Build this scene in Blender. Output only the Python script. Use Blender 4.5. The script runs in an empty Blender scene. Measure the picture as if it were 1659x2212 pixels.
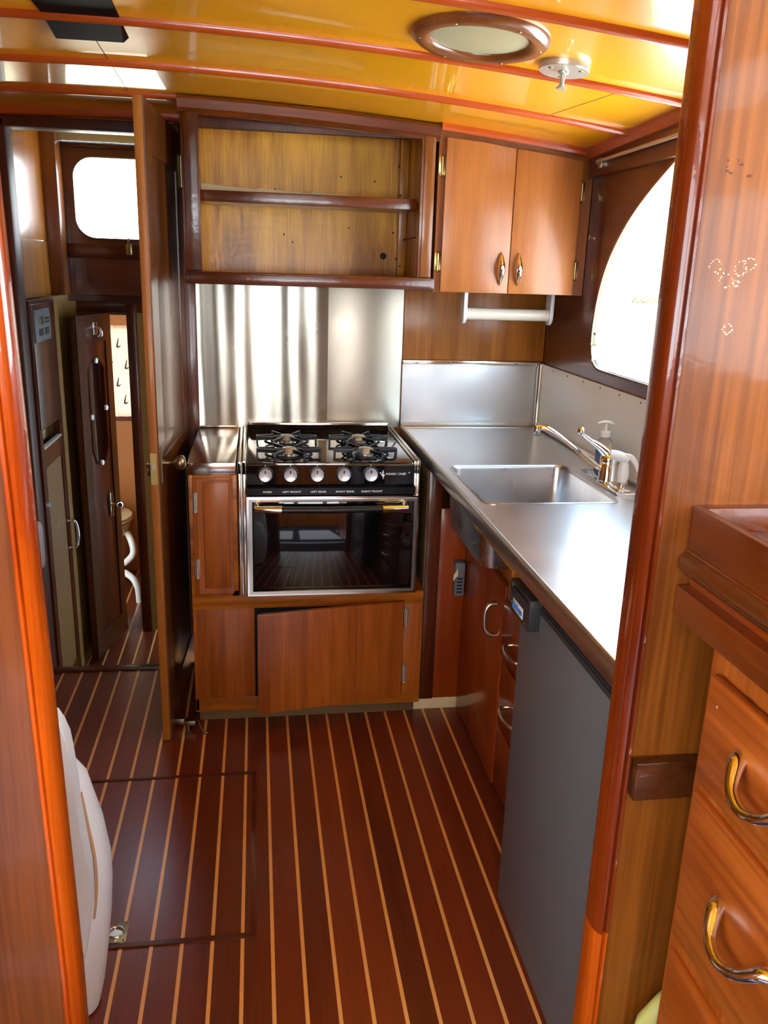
import bpy, bmesh, math, random
from mathutils import Vector, Matrix
random.seed(7)
C = bpy.context.scene.collection
PI = math.pi

# ------------------------------------------------------------------ helpers
def srgb(r, g, b, k=1.0):
    def f(c):
        c = c/255.0
        return (c/12.92 if c <= .04045 else ((c+.055)/1.055)**2.4)*k
    return (f(r), f(g), f(b), 1.0)

class G(list):
    pass

def new_bm():
    return bmesh.new()

def box(bm, x0, x1, y0, y1, z0, z1, bev=0.0, seg=2):
    x0, x1 = min(x0, x1), max(x0, x1); y0, y1 = min(y0, y1), max(y0, y1); z0, z1 = min(z0, z1), max(z0, z1)
    vs = [bm.verts.new(p) for p in ((x0,y0,z0),(x1,y0,z0),(x1,y1,z0),(x0,y1,z0),(x0,y0,z1),(x1,y0,z1),(x1,y1,z1),(x0,y1,z1))]
    fs = [bm.faces.new([vs[i] for i in q]) for q in ((0,3,2,1),(4,5,6,7),(0,1,5,4),(1,2,6,5),(2,3,7,6),(3,0,4,7))]
    if bev > 0:
        es = {e for f in fs for e in f.edges}
        bmesh.ops.bevel(bm, geom=list(es), offset=min(bev, .49*min(x1-x0, y1-y0, z1-z0)), segments=seg, affect='EDGES', profile=.5)

def prism(bm, pts, fn, t0, t1, bev=0.0, seg=2):
    """pts 2D loop, fn(u,v,t)->xyz, extruded t0..t1"""
    a = [bm.verts.new(fn(u, v, t0)) for u, v in pts]
    b = [bm.verts.new(fn(u, v, t1)) for u, v in pts]
    n = len(pts)
    fs = [bm.faces.new(a), bm.faces.new(b[::-1])]
    for i in range(n):
        fs.append(bm.faces.new((a[i], b[i], b[(i+1) % n], a[(i+1) % n])))
    if bev > 0:
        es = {e for e in fs[0].edges} | {e for e in fs[1].edges}
        bmesh.ops.bevel(bm, geom=list(es), offset=bev, segments=seg, affect='EDGES', profile=.5)

def plate(bm, outer, holes, fn, t0, t1):
    """flat plate with holes"""
    loops = [outer]+holes
    L0 = []
    edges = []
    for lp in loops:
        vs = [bm.verts.new(fn(u, v, t0)) for u, v in lp]
        L0.append(vs)
        for i in range(len(vs)):
            edges.append(bm.edges.new((vs[i], vs[(i+1) % len(vs)])))
    r = bmesh.ops.triangle_fill(bm, use_beauty=True, use_dissolve=False, edges=edges)
    fs = [g for g in r['geom'] if isinstance(g, bmesh.types.BMFace)]
    d = Vector(fn(0, 0, t1))-Vector(fn(0, 0, t0))
    ex = bmesh.ops.extrude_face_region(bm, geom=fs)
    bmesh.ops.translate(bm, vec=d, verts=[g for g in ex['geom'] if isinstance(g, bmesh.types.BMVert)])
    # restore the near face (extrude_face_region keeps the originals)

def XZ(u, v, t): return (u, t, v)
def YZ(u, v, t): return (t, u, v)
def XY(u, v, t): return (u, v, t)

def rrect(x0, x1, y0, y1, r, n=6):
    pts = []
    if not isinstance(r, (list, tuple)): r = [r]*4
    for (cx, cy, a0, rr) in ((x1-r[0], y1-r[0], 0, r[0]), (x0+r[1], y1-r[1], 90, r[1]), (x0+r[2], y0+r[2], 180, r[2]), (x1-r[3], y0+r[3], 270, r[3])):
        for i in range(n+1):
            a = math.radians(a0+90*i/n)
            pts.append((cx+rr*math.cos(a), cy+rr*math.sin(a)))
    return pts

def circ(cx, cy, r, n=24, ry=None):
    ry = r if ry is None else ry
    return [(cx+r*math.cos(2*PI*i/n), cy+ry*math.sin(2*PI*i/n)) for i in range(n)]

def spline(pts, n=8):
    out = []
    P = [Vector(p) for p in pts]
    for i in range(len(P)-1):
        p0 = P[max(i-1, 0)]; p1 = P[i]; p2 = P[i+1]; p3 = P[min(i+2, len(P)-1)]
        for k in range(n):
            t = k/n
            out.append(.5*((2*p1)+(-p0+p2)*t+(2*p0-5*p1+4*p2-p3)*t*t+(-p0+3*p1-3*p2+p3)*t**3))
    out.append(P[-1])
    return out

def tube(bm, pts, rad, seg=12, flat=1.0, upv=None, cap=True):
    P = [Vector(p) for p in pts]
    n = len(P)
    if not isinstance(rad, (list, tuple)): rad = [rad]*n
    elif len(rad) != n:
        m = len(rad)-1
        rr = []
        for i in range(n):
            t = i/(n-1)*m; k = min(int(t), m-1)
            rr.append(rad[k]+(rad[k+1]-rad[k])*(t-k))
        rad = rr
    rings = []
    up = Vector(upv) if upv else None
    for i in range(n):
        d = (P[min(i+1, n-1)]-P[max(i-1, 0)]).normalized()
        if up is None:
            up = Vector((0, 0, 1)) if abs(d.z) < .9 else Vector((0, 1, 0))
        s = d.cross(up)
        if s.length < 1e-5: s = d.orthogonal()
        s.normalize(); u = s.cross(d).normalized(); up = u
        rings.append([bm.verts.new(P[i]+s*math.cos(2*PI*k/seg)*rad[i]+u*math.sin(2*PI*k/seg)*rad[i]*flat) for k in range(seg)])
    for i in range(n-1):
        for k in range(seg):
            bm.faces.new((rings[i][k], rings[i][(k+1) % seg], rings[i+1][(k+1) % seg], rings[i+1][k]))
    if cap:
        bm.faces.new(rings[0][::-1]); bm.faces.new(rings[-1])

def lathe(bm, prof, origin, axis=(0, 0, 1), seg=32, sy=1.0):
    """prof [(r,h)] around axis"""
    ax = Vector(axis).normalized(); o = Vector(origin)
    a = ax.orthogonal().normalized(); b = ax.cross(a)
    rings = []
    for r, h in prof:
        if r < 1e-6:
            rings.append([bm.verts.new(o+ax*h)])
        else:
            rings.append([bm.verts.new(o+ax*h+a*r*math.cos(2*PI*k/seg)+b*r*sy*math.sin(2*PI*k/seg)) for k in range(seg)])
    for i in range(len(rings)-1):
        p, q = rings[i], rings[i+1]
        for k in range(seg):
            k2 = (k+1) % seg
            if len(p) == 1 and len(q) == 1: continue
            if len(p) == 1: bm.faces.new((p[0], q[k], q[k2]))
            elif len(q) == 1: bm.faces.new((p[k], q[0], p[k2]))
            else: bm.faces.new((p[k], q[k], q[k2], p[k2]))

def loft(bm, loops, close_first=False, close_last=True):
    R = [[bm.verts.new(p) for p in lp] for lp in loops]
    n = len(R[0])
    for i in range(len(R)-1):
        for k in range(n):
            bm.faces.new((R[i][k], R[i][(k+1) % n], R[i+1][(k+1) % n], R[i+1][k]))
    if close_first: bm.faces.new(R[0][::-1])
    if close_last: bm.faces.new(R[-1])

OFF = {}
def empty(name, loc, label=None, cat=None, group=None):
    o = bpy.data.objects.new(name, None); C.objects.link(o)
    o.location = loc; o.empty_display_size = .05
    OFF[o.name] = Vector(loc)
    if label: tag(o, label, cat, group)
    return o

def tag(o, label=None, cat=None, group=None, kind=None):
    if label: o['label'] = label
    if cat: o['category'] = cat
    if group: o['group'] = group
    if kind: o['kind'] = kind
    return o

def obj(name, bm, m, parent=None, smooth=None, loc=None, label=None, cat=None, group=None, kind=None):
    bmesh.ops.recalc_face_normals(bm, faces=bm.faces[:])
    me = bpy.data.meshes.new(name)
    if parent is not None:
        off = OFF[parent.name]
    else:
        off = Vector(loc) if loc is not None else Vector((0, 0, 0))
        if loc is None and kind != 'structure':
            xs = [v.co for v in bm.verts]
            off = Vector(((min(v.x for v in xs)+max(v.x for v in xs))/2, (min(v.y for v in xs)+max(v.y for v in xs))/2, min(v.z for v in xs)))
    bmesh.ops.translate(bm, vec=-off, verts=bm.verts[:])
    bm.to_mesh(me); bm.free()
    o = bpy.data.objects.new(name, me); C.objects.link(o)
    if isinstance(m, (list, tuple)):
        for k in m: me.materials.append(k)
    else: me.materials.append(m)
    if parent is not None:
        o.parent = parent
    else:
        o.location = off
    OFF[o.name] = off
    if smooth is not None:
        for p in me.polygons: p.use_smooth = True
        try:
            me.set_sharp_from_angle(angle=math.radians(smooth))
        except Exception: pass
    if label or kind or group: tag(o, label, cat, group, kind)
    return o

def bxo(name, m, parent, x0, x1, y0, y1, z0, z1, bev=.002, **k):
    bm = new_bm(); box(bm, x0, x1, y0, y1, z0, z1, bev)
    return obj(name, bm, m, parent, smooth=30, **k)

def dup(root, d, label=None, group=None):
    def cp(o, par):
        c = o.copy(); C.objects.link(c); c.parent = par
        for ch in [x for x in KIDS if x.parent == o]:
            cp(ch, c)
        return c
    KIDS = list(C.objects)
    r = cp(root, root.parent)
    r.location = root.location+Vector(d)
    if label: r['label'] = label
    if group: r['group'] = group
    return r

def text(name, s, size, m, parent, fn, ext=.0004, bold=0.0, align='CENTER', sx=1.0):
    cu = bpy.data.curves.new(name, 'FONT'); cu.body = s; cu.size = size; cu.extrude = ext
    cu.align_x = align; cu.align_y = 'CENTER'; cu.offset = bold; cu.resolution_u = 3
    t = bpy.data.objects.new(name+'_t', cu); C.objects.link(t)
    bpy.context.view_layer.update()
    me = bpy.data.meshes.new_from_object(t.evaluated_get(bpy.context.evaluated_depsgraph_get()))
    bpy.data.objects.remove(t); bpy.data.curves.remove(cu)
    bm = new_bm(); bm.from_mesh(me); bpy.data.meshes.remove(me)
    for v in bm.verts: v.co = Vector(fn(v.co.x*sx, v.co.y, v.co.z))
    return obj(name, bm, m, parent)

# ------------------------------------------------------------------ materials
def base(name):
    m = bpy.data.materials.new(name); m.use_nodes = True
    nt = m.node_tree; p = nt.nodes['Principled BSDF']
    return m, nt, p

def simple(name, col, rough=.5, metal=0.0, coat=0.0, spec=.5, bump=0.0, bscale=60, trans=0.0, ior=1.45, crough=.05):
    m, nt, p = base(name)
    p.inputs['Base Color'].default_value = col
    p.inputs['Roughness'].default_value = rough
    p.inputs['Metallic'].default_value = metal
    p.inputs['Coat Weight'].default_value = coat
    p.inputs['Coat Roughness'].default_value = crough
    p.inputs['Specular IOR Level'].default_value = spec
    p.inputs['Transmission Weight'].default_value = trans
    p.inputs['IOR'].default_value = ior
    if bump > 0:
        tc = nt.nodes.new('ShaderNodeTexCoord'); n = nt.nodes.new('ShaderNodeTexNoise'); b = nt.nodes.new('ShaderNodeBump')
        n.inputs['Scale'].default_value = bscale; b.inputs['Strength'].default_value = bump; b.inputs['Distance'].default_value = .002
        nt.links.new(tc.outputs['Object'], n.inputs['Vector']); nt.links.new(n.outputs[0], b.inputs['Height']); nt.links.new(b.outputs[0], p.inputs['Normal'])
    return m

def wood(name, dark, light, axis='z', rough=.35, coat=.5, crough=.1, fine=1.0, contrast=1.0, lump=.15, broad=5.0, specks=0.0, pore=.25, gg=.94):
    def sa(c):
        return (c[0], c[1]*gg, c[2]*(c[2]/c[0])**.35, 1.0)
    dark, light = sa(dark), sa(light)
    m, nt, p = base(name)
    N = nt.nodes.new; L = nt.links.new
    tc = N('ShaderNodeTexCoord')
    def mp(sc):
        q = N('ShaderNodeMapping'); q.inputs['Scale'].default_value = sc; L(tc.outputs['Object'], q.inputs['Vector']); return q
    def axs(lng, shrt):
        return {'x': (lng, shrt, shrt), 'y': (shrt, lng, shrt), 'z': (shrt, shrt, lng)}[axis]
    m1 = mp(axs(1.6, broad*2.2)); n1 = N('ShaderNodeTexNoise'); n1.inputs['Scale'].default_value = 1.0; n1.inputs['Detail'].default_value = 5; n1.inputs['Distortion'].default_value = .6
    L(m1.outputs[0], n1.inputs['Vector'])
    m2 = mp(axs(7*fine, 240*fine)); n2 = N('ShaderNodeTexNoise'); n2.inputs['Scale'].default_value = 1.0; n2.inputs['Detail'].default_value = 3
    L(m2.outputs[0], n2.inputs['Vector'])
    m3 = mp(axs(1.0, 3.0)); n3 = N('ShaderNodeTexNoise'); n3.inputs['Scale'].default_value = 1.5; n3.inputs['Detail'].default_value = 2
    L(m3.outputs[0], n3.inputs['Vector'])
    a = N('ShaderNodeMath'); a.operation = 'MULTIPLY_ADD'; a.inputs[1].default_value = .55; L(n1.outputs[0], a.inputs[0])
    b = N('ShaderNodeMath'); b.operation = 'MULTIPLY'; b.inputs[1].default_value = pore; L(n2.outputs[0], b.inputs[0]); L(b.outputs[0], a.inputs[2])
    c = N('ShaderNodeMath'); c.operation = 'MULTIPLY_ADD'; c.inputs[1].default_value = .45; L(n3.outputs[0], c.inputs[0]); L(a.outputs[0], c.inputs[2])
    r = N('ShaderNodeValToRGB')
    mid = (.55+.45+pore)/2
    w = .12/contrast
    r.color_ramp.elements[0].position = max(0, mid-w); r.color_ramp.elements[0].color = dark
    r.color_ramp.elements[1].position = min(1, mid+w); r.color_ramp.elements[1].color = light
    L(c.outputs[0], r.inputs[0])
    col = r.outputs[0]
    if specks > 0:
        v = N('ShaderNodeTexVoronoi'); v.inputs['Scale'].default_value = 16; v.inputs['Randomness'].default_value = 1
        L(tc.outputs['Object'], v.inputs['Vector'])
        ns = N('ShaderNodeTexNoise'); ns.inputs['Scale'].default_value = 9
        L(tc.outputs['Object'], ns.inputs['Vector'])
        k1 = N('ShaderNodeMath'); k1.operation = 'LESS_THAN'; k1.inputs[1].default_value = .035*specks; L(v.outputs['Distance'], k1.inputs[0])
        k2 = N('ShaderNodeMath'); k2.operation = 'GREATER_THAN'; k2.inputs[1].default_value = .47; L(ns.outputs[0], k2.inputs[0])
        k3 = N('ShaderNodeMath'); k3.operation = 'MULTIPLY'; L(k1.outputs[0], k3.inputs[0]); L(k2.outputs[0], k3.inputs[1])
        mx = N('ShaderNodeMix'); mx.data_type = 'RGBA'; L(k3.outputs[0], mx.inputs[0]); L(col, mx.inputs[6]); mx.inputs[7].default_value = srgb(225, 190, 160)
        col = mx.outputs[2]
    L(col, p.inputs['Base Color'])
    p.inputs['Roughness'].default_value = rough
    p.inputs['Coat Weight'].default_value = coat*.7; p.inputs['Coat Roughness'].default_value = crough; p.inputs['Specular IOR Level'].default_value = .3
    bp = N('ShaderNodeBump'); bp.inputs['Strength'].default_value = .12; bp.inputs['Distance'].default_value = .001
    L(n2.outputs[0], bp.inputs['Height']); L(bp.outputs[0], p.inputs['Normal'])
    if lump > 0:
        nl = N('ShaderNodeTexNoise'); nl.inputs['Scale'].default_value = 55; nl.inputs['Detail'].default_value = 5
        L(tc.outputs['Object'], nl.inputs['Vector'])
        bl = N('ShaderNodeBump'); bl.inputs['Strength'].default_value = lump; bl.inputs['Distance'].default_value = .0015
        L(nl.outputs[0], bl.inputs['Height']); L(bl.outputs[0], p.inputs['Coat Normal'])
    return m

def steel(name, col, rough, stretch=(1, 1, 1), bump=.1, bdist=.004, wave=None, brush=None, smud=.08, aniso=0, tang=(1, 0, 0)):
    m, nt, p = base(name)
    N = nt.nodes.new; L = nt.links.new
    p.inputs['Metallic'].default_value = 1; p.inputs['Base Color'].default_value = col
    tc = N('ShaderNodeTexCoord')
    # smudges
    ns = N('ShaderNodeTexNoise'); ns.inputs['Scale'].default_value = 7; ns.inputs['Detail'].default_value = 6
    L(tc.outputs['Object'], ns.inputs['Vector'])
    mr = N('ShaderNodeMapRange'); mr.inputs[1].default_value = .3; mr.inputs[2].default_value = .7; mr.inputs[3].default_value = rough-smud; mr.inputs[4].default_value = rough+smud
    L(ns.outputs[0], mr.inputs[0]); L(mr.outputs[0], p.inputs['Roughness'])
    q = N('ShaderNodeMapping'); q.inputs['Scale'].default_value = stretch; L(tc.outputs['Object'], q.inputs['Vector'])
    n = N('ShaderNodeTexNoise'); n.inputs['Scale'].default_value = 1; n.inputs['Detail'].default_value = 1
    L(q.outputs[0], n.inputs['Vector'])
    b = N('ShaderNodeBump'); b.inputs['Strength'].default_value = bump; b.inputs['Distance'].default_value = bdist
    L(n.outputs[0], b.inputs['Height'])
    out = b.outputs[0]
    if brush:
        q2 = N('ShaderNodeMapping'); q2.inputs['Scale'].default_value = brush; L(tc.outputs['Object'], q2.inputs['Vector'])
        n2 = N('ShaderNodeTexNoise'); n2.inputs['Scale'].default_value = 1; n2.inputs['Detail'].default_value = 2
        L(q2.outputs[0], n2.inputs['Vector'])
        b2 = N('ShaderNodeBump'); b2.inputs['Strength'].default_value = .12; b2.inputs['Distance'].default_value = .0006
        L(n2.outputs[0], b2.inputs['Height']); L(b.outputs[0], b2.inputs['Normal']); out = b2.outputs[0]
    L(out, p.inputs['Normal'])
    if aniso:
        p.inputs['Anisotropic'].default_value = aniso; cx_ = N('ShaderNodeCombineXYZ'); cx_.inputs[0].default_value = tang[0]; cx_.inputs[1].default_value = tang[1]; cx_.inputs[2].default_value = tang[2]; L(cx_.outputs[0], p.inputs['Tangent'])
    return m

M = {}
M['shelf_dark'] = wood('shelf_dark', srgb(62, 26, 14), srgb(112, 52, 26), 'x', rough=.3, coat=.9, crough=.12, lump=.6)
M['shelf_darkz'] = wood('shelf_darkz', srgb(62, 26, 14), srgb(112, 52, 26), 'z', rough=.3, coat=.9, crough=.12, lump=.6)
M['ply'] = wood('ply', srgb(150, 94, 30), srgb(222, 166, 72), 'z', rough=.45, coat=.35, crough=.12, lump=.5, broad=5, contrast=1.3)
M['door_wood'] = wood('door_wood', srgb(150, 88, 52), srgb(182, 116, 74), 'z', rough=.35, coat=.5, crough=.2, broad=7, contrast=.8, lump=.08)
M['cab_frame'] = wood('cab_frame', srgb(124, 70, 36), srgb(156, 90, 48), 'z', rough=.35, coat=.5, crough=.15)
M['base_wood'] = wood('base_wood', srgb(132, 66, 30), srgb(182, 104, 56), 'z', rough=.4, coat=.4, crough=.2, broad=12, contrast=.9)
M['base_rail'] = wood('base_rail', srgb(140, 76, 28), srgb(196, 120, 52), 'x', rough=.4, coat=.4, crough=.2, broad=10, contrast=1.3)
M['kick'] = wood('kick', srgb(88, 70, 52), srgb(128, 104, 80), 'x', rough=.8, coat=0)
M['red_wood'] = wood('red_wood', srgb(126, 50, 22), srgb(164, 74, 34), 'z', rough=.3, coat=.6, crough=.1, contrast=.7)
M['red_woody'] = wood('red_woody', srgb(126, 50, 22), srgb(164, 74, 34), 'y', rough=.3, coat=.6, crough=.1, contrast=.7)
M['post_dark'] = wood('post_dark', srgb(66, 26, 16), srgb(96, 42, 24), 'z', rough=.3, coat=.7, crough=.1)
M['trim_red'] = wood('trim_red', srgb(92, 32, 16), srgb(136, 56, 26), 'z', rough=.22, coat=1, crough=.04, lump=.12)
M['trim_orange'] = wood('trim_orange', srgb(150, 56, 16), srgb(206, 98, 34), 'z', rough=.22, coat=1, crough=.04, lump=.12, broad=8)
M['beam'] = wood('beam', srgb(160, 62, 32), srgb(192, 86, 46), 'x', rough=.3, coat=.8, crough=.08, contrast=.6)
M['beamy'] = wood('beamy', srgb(150, 58, 28), srgb(184, 82, 42), 'y', rough=.3, coat=.8, crough=.08, contrast=.6)
M['bulk'] = wood('bulk', srgb(104, 57, 25), srgb(146, 89, 44), 'z', rough=.4, coat=.4, crough=.08, fine=.4, contrast=.9, lump=.1, pore=.6)
M['bulk_left'] = wood('bulk_left', srgb(92, 48, 28), srgb(132, 76, 46), 'z', rough=.32, coat=.8, crough=.1, fine=.8)
M['drawer'] = wood('drawer', srgb(152, 78, 40), srgb(190, 110, 62), 'y', rough=.35, coat=.6, crough=.15, fine=.35, specks=1.0, contrast=1.1, pore=.5)
M['drawerz'] = wood('drawerz', srgb(148, 76, 38), srgb(184, 106, 58), 'z', rough=.35, coat=.6, crough=.15, fine=.4, specks=.8, pore=.4)
M['tray'] = wood('tray', srgb(92, 42, 22), srgb(128, 66, 36), 'y', rough=.3, coat=.8, crough=.1)
M['tray_dark'] = wood('tray_dark', srgb(62, 32, 20), srgb(96, 54, 34), 'y', rough=.25, coat=.9, crough=.08)
M['wall_brown'] = wood('wall_brown', srgb(74, 34, 22), srgb(104, 50, 32), 'y', rough=.3, coat=.7, crough=.12)
M['wall_brown2'] = wood('wall_brown2', srgb(56, 25, 14), srgb(80, 37, 20), 'z', rough=.3, coat=.7, crough=.12)
M['wall_panel'] = wood('wall_panel', srgb(140, 84, 40), srgb(188, 124, 66), 'z', rough=.4, coat=.5, crough=.2, broad=9)
M['door_edge'] = wood('door_edge', srgb(146, 88, 44), srgb(184, 118, 66), 'z', rough=.45, coat=.3)
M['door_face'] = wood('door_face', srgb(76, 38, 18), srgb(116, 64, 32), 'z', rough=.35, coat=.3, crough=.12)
M['fwd_orange'] = wood('fwd_orange', srgb(160, 92, 20), srgb(206, 128, 36), 'z', rough=.3, coat=.6, crough=.12)
M['olive'] = simple('olive', srgb(140, 106, 52), .5, coat=.3, bump=.1)
M['tan'] = simple('tan', srgb(176, 112, 48), .5)
M['cream'] = simple('cream', srgb(226, 210, 164), .5, bump=.1, bscale=30)
M['amber'] = simple('amber', (1.0, .41, .006, 1), .3, coat=1.0, crough=.03, spec=.6)
M['steel_wavy'] = steel('steel_wavy', (.60, .60, .52, 1), .26, stretch=(5, 1, .5), bump=.6, bdist=.012, smud=.02, aniso=.9, tang=(0, 0, 1))
M['steel_warm'] = steel('steel_warm', (.60, .55, .45, 1), .42, stretch=(4, 1, .5), bump=.5, bdist=.006, smud=.03, aniso=.7, tang=(0, 0, 1))
M['steel_blue'] = steel('steel_blue', (.68, .73, .77, 1), .5, stretch=(3, 3, 4), bump=.6, bdist=.006, smud=.08)
M['steel_pale'] = steel('steel_pale', (.92, .95, .92, 1), .5, stretch=(3, 3, 4), bump=.5, bdist=.006, smud=.06); M['steel_pale'].node_tree.nodes['Principled BSDF'].inputs['Metallic'].default_value = .7
M['steel_top'] = steel('steel_top', (.80, .80, .80, 1), .31, stretch=(6, 3, 3), bump=.4, bdist=.004, brush=(25, 320, 60), smud=.03)
M['steel_side'] = steel('steel_side', (.80, .76, .68, 1), .14, stretch=(6, 4, 4), bump=.5, bdist=.006, smud=.04)
M['sink'] = steel('sink', (.62, .63, .64, 1), .3, stretch=(2, 2, 2), bump=.1, brush=(200, 20, 20))
M['chrome'] = simple('chrome', (.85, .85, .86, 1), .06, 1)
M['knob_face'] = simple('knob_face', (.78, .78, .80, 1), .32, .55)
M['edge'] = simple('edge', (.62, .57, .51, 1), .34, 1)
M['post_matte'] = wood('post_matte', srgb(60, 24, 14), srgb(90, 38, 22), 'z', rough=.5, coat=.15, crough=.3)
M['chrome_dull'] = simple('chrome_dull', (.68, .63, .56, 1), .25, 1)
M['brass'] = simple('brass', srgb(200, 176, 110), .3, 1)
M['nickel'] = simple('nickel', srgb(198, 192, 176), .32, .6)
M['pewter'] = simple('pewter', srgb(150, 130, 104), .35, 1)
M['black_gloss'] = simple('black_gloss', (.004, .004, .005, 1), .06, coat=1, crough=.02)
M['cook_gloss'] = simple('cook_gloss', (.012, .010, .009, 1), .08, coat=1, crough=.03, spec=1.0, ior=1.9)
M['black'] = simple('black', (.008, .008, .009, 1), .4)
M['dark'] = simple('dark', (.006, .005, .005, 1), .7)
M['iron'] = simple('iron', (.012, .014, .018, 1), .3, bump=.3, bscale=200)
M['white_print'] = simple('white_print', (.8, .8, .8, 1), .5)
M['fridge'] = simple('fridge', srgb(98, 103, 108), .42, bump=.05, bscale=120)
M['fridge_dark'] = simple('fridge_dark', srgb(50, 50, 52), .35)
M['white'] = simple('white', srgb(236, 240, 240), .35, coat=.3)
M['white_warm'] = simple('white_warm', srgb(232, 224, 206), .35, coat=.2)
M['vinyl'] = simple('vinyl', srgb(240, 248, 250), .4, coat=.2, bump=.05, bscale=25)
M['tanpipe'] = simple('tanpipe', srgb(196, 160, 122), .5)
M['blue'] = simple('blue', srgb(70, 130, 205), .4)
M['grey_box'] = simple('grey_box', srgb(112, 118, 126), .5)
M['grey_dark'] = simple('grey_dark', srgb(60, 62, 66), .5)
M['lcd'] = simple('lcd', srgb(78, 92, 36), .3)
M['green_pale'] = simple('green_pale', srgb(196, 206, 120), .4)
M['scar'] = simple('scar', srgb(206, 186, 168), .5)
M['scar_dark'] = simple('scar_dark', srgb(96, 52, 34), .6)
M['clear'] = simple('clear', (.9, .95, .95, 1), .05, trans=.9, ior=1.3)
M['lens'] = simple('lens', srgb(176, 166, 126), .45, coat=.3)
M['water'] = simple('water', srgb(216, 222, 224), .3, bump=.4, bscale=1.5)  # base whitened: sun glare put into the colour, bounces light up to the ceiling
M['rock'] = wood('rock', (.010, .009, .006, 1), (.16, .13, .07, 1), 'y', rough=.9, coat=0, broad=2, contrast=1.0, lump=0)
M['mirror'] = simple('mirror', (.55, .5, .47, 1), .02, 1)

def glass_mat():
    m = bpy.data.materials.new('pane_glass'); m.use_nodes = True; nt = m.node_tree; nt.nodes.clear()
    o = nt.nodes.new('ShaderNodeOutputMaterial'); t = nt.nodes.new('ShaderNodeBsdfTransparent'); g = nt.nodes.new('ShaderNodeBsdfGlossy'); mx = nt.nodes.new('ShaderNodeMixShader')
    g.inputs['Roughness'].default_value = .01; mx.inputs[0].default_value = .05
    nt.links.new(t.outputs[0], mx.inputs[1]); nt.links.new(g.outputs[0], mx.inputs[2]); nt.links.new(mx.outputs[0], o.inputs[0])
    return m
M['glass'] = glass_mat()
def curtain_mat():
    m = bpy.data.materials.new('curtain'); m.use_nodes = True; nt = m.node_tree; nt.nodes.clear()
    o = nt.nodes.new('ShaderNodeOutputMaterial'); t = nt.nodes.new('ShaderNodeBsdfTranslucent'); g = nt.nodes.new('ShaderNodeBsdfDiffuse'); mx = nt.nodes.new('ShaderNodeMixShader')
    t.inputs[0].default_value = srgb(245, 225, 205); g.inputs[0].default_value = srgb(240, 225, 210); mx.inputs[0].default_value = .6
    nt.links.new(t.outputs[0], mx.inputs[1]); nt.links.new(g.outputs[0], mx.inputs[2]); nt.links.new(mx.outputs[0], o.inputs[0])
    return m
M['curtain'] = curtain_mat()

def floor_mat():
    m, nt, p = base('floor_boards')
    N = nt.nodes.new; L = nt.links.new
    g = N('ShaderNodeNewGeometry'); s = N('ShaderNodeSeparateXYZ'); L(g.outputs['Position'], s.inputs[0])
    def math_(op, a, b=None):
        n = N('ShaderNodeMath'); n.operation = op
        if isinstance(a, (int, float)): n.inputs[0].default_value = a
        else: L(a, n.inputs[0])
        if b is not None:
            if isinstance(b, (int, float)): n.inputs[1].default_value = b
            else: L(b, n.inputs[1])
        return n.outputs[0]
    u = math_('DIVIDE', math_('SUBTRACT', s.outputs[0], .021), .0683)
    u5 = math_('ADD', u, .5)
    fr = math_('FRACT', u5)
    dist = math_('ABSOLUTE', math_('SUBTRACT', fr, .5))
    line = math_('LESS_THAN', dist, .062)
    plank = math_('FLOOR', u)
    wn = N('ShaderNodeTexWhiteNoise'); wn.noise_dimensions = '1D'; L(plank, wn.inputs['W'])
    q = N('ShaderNodeMapping'); q.inputs['Scale'].default_value = (160, 6, 1); L(g.outputs['Position'], q.inputs['Vector'])
    n1 = N('ShaderNodeTexNoise'); n1.inputs['Scale'].default_value = 1; n1.inputs['Detail'].default_value = 4; L(q.outputs[0], n1.inputs['Vector'])
    q2 = N('ShaderNodeMapping'); q2.inputs['Scale'].default_value = (14, 1.2, 1); L(g.outputs['Position'], q2.inputs['Vector'])
    n2 = N('ShaderNodeTexNoise'); n2.inputs['Scale'].default_value = 1; n2.inputs['Detail'].default_value = 3; L(q2.outputs[0], n2.inputs['Vector'])
    v = math_('ADD', math_('MULTIPLY', n1.outputs[0], .4), math_('ADD', math_('MULTIPLY', n2.outputs[0], .4), math_('MULTIPLY', wn.outputs[0], .35)))
    r = N('ShaderNodeValToRGB'); r.color_ramp.elements[0].position = .3; r.color_ramp.elements[0].color = srgb(84, 32, 16)
    r.color_ramp.elements[1].position = .85; r.color_ramp.elements[1].color = srgb(132, 58, 28)
    L(v, r.inputs[0])
    mx = N('ShaderNodeMix'); mx.data_type = 'RGBA'; L(line, mx.inputs[0]); L(r.outputs[0], mx.inputs[6]); mx.inputs[7].default_value = srgb(232, 176, 104)
    L(mx.outputs[2], p.inputs['Base Color'])
    p.inputs['Roughness'].default_value = .34; p.inputs['Coat Weight'].default_value = .35; p.inputs['Coat Roughness'].default_value = .22
    b = N('ShaderNodeBump'); b.inputs['Strength'].default_value = .15; b.inputs['Distance'].default_value = .001
    L(n1.outputs[0], b.inputs['Height']); L(b.outputs[0], p.inputs['Normal'])
    return m
M['floor'] = floor_mat()

S = dict(kind='structure')
# ------------------------------------------------------------------ room shell
def zc(x, y): return 1.98-.045*(x+.39)**2-.035*(y-2.8)

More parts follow.
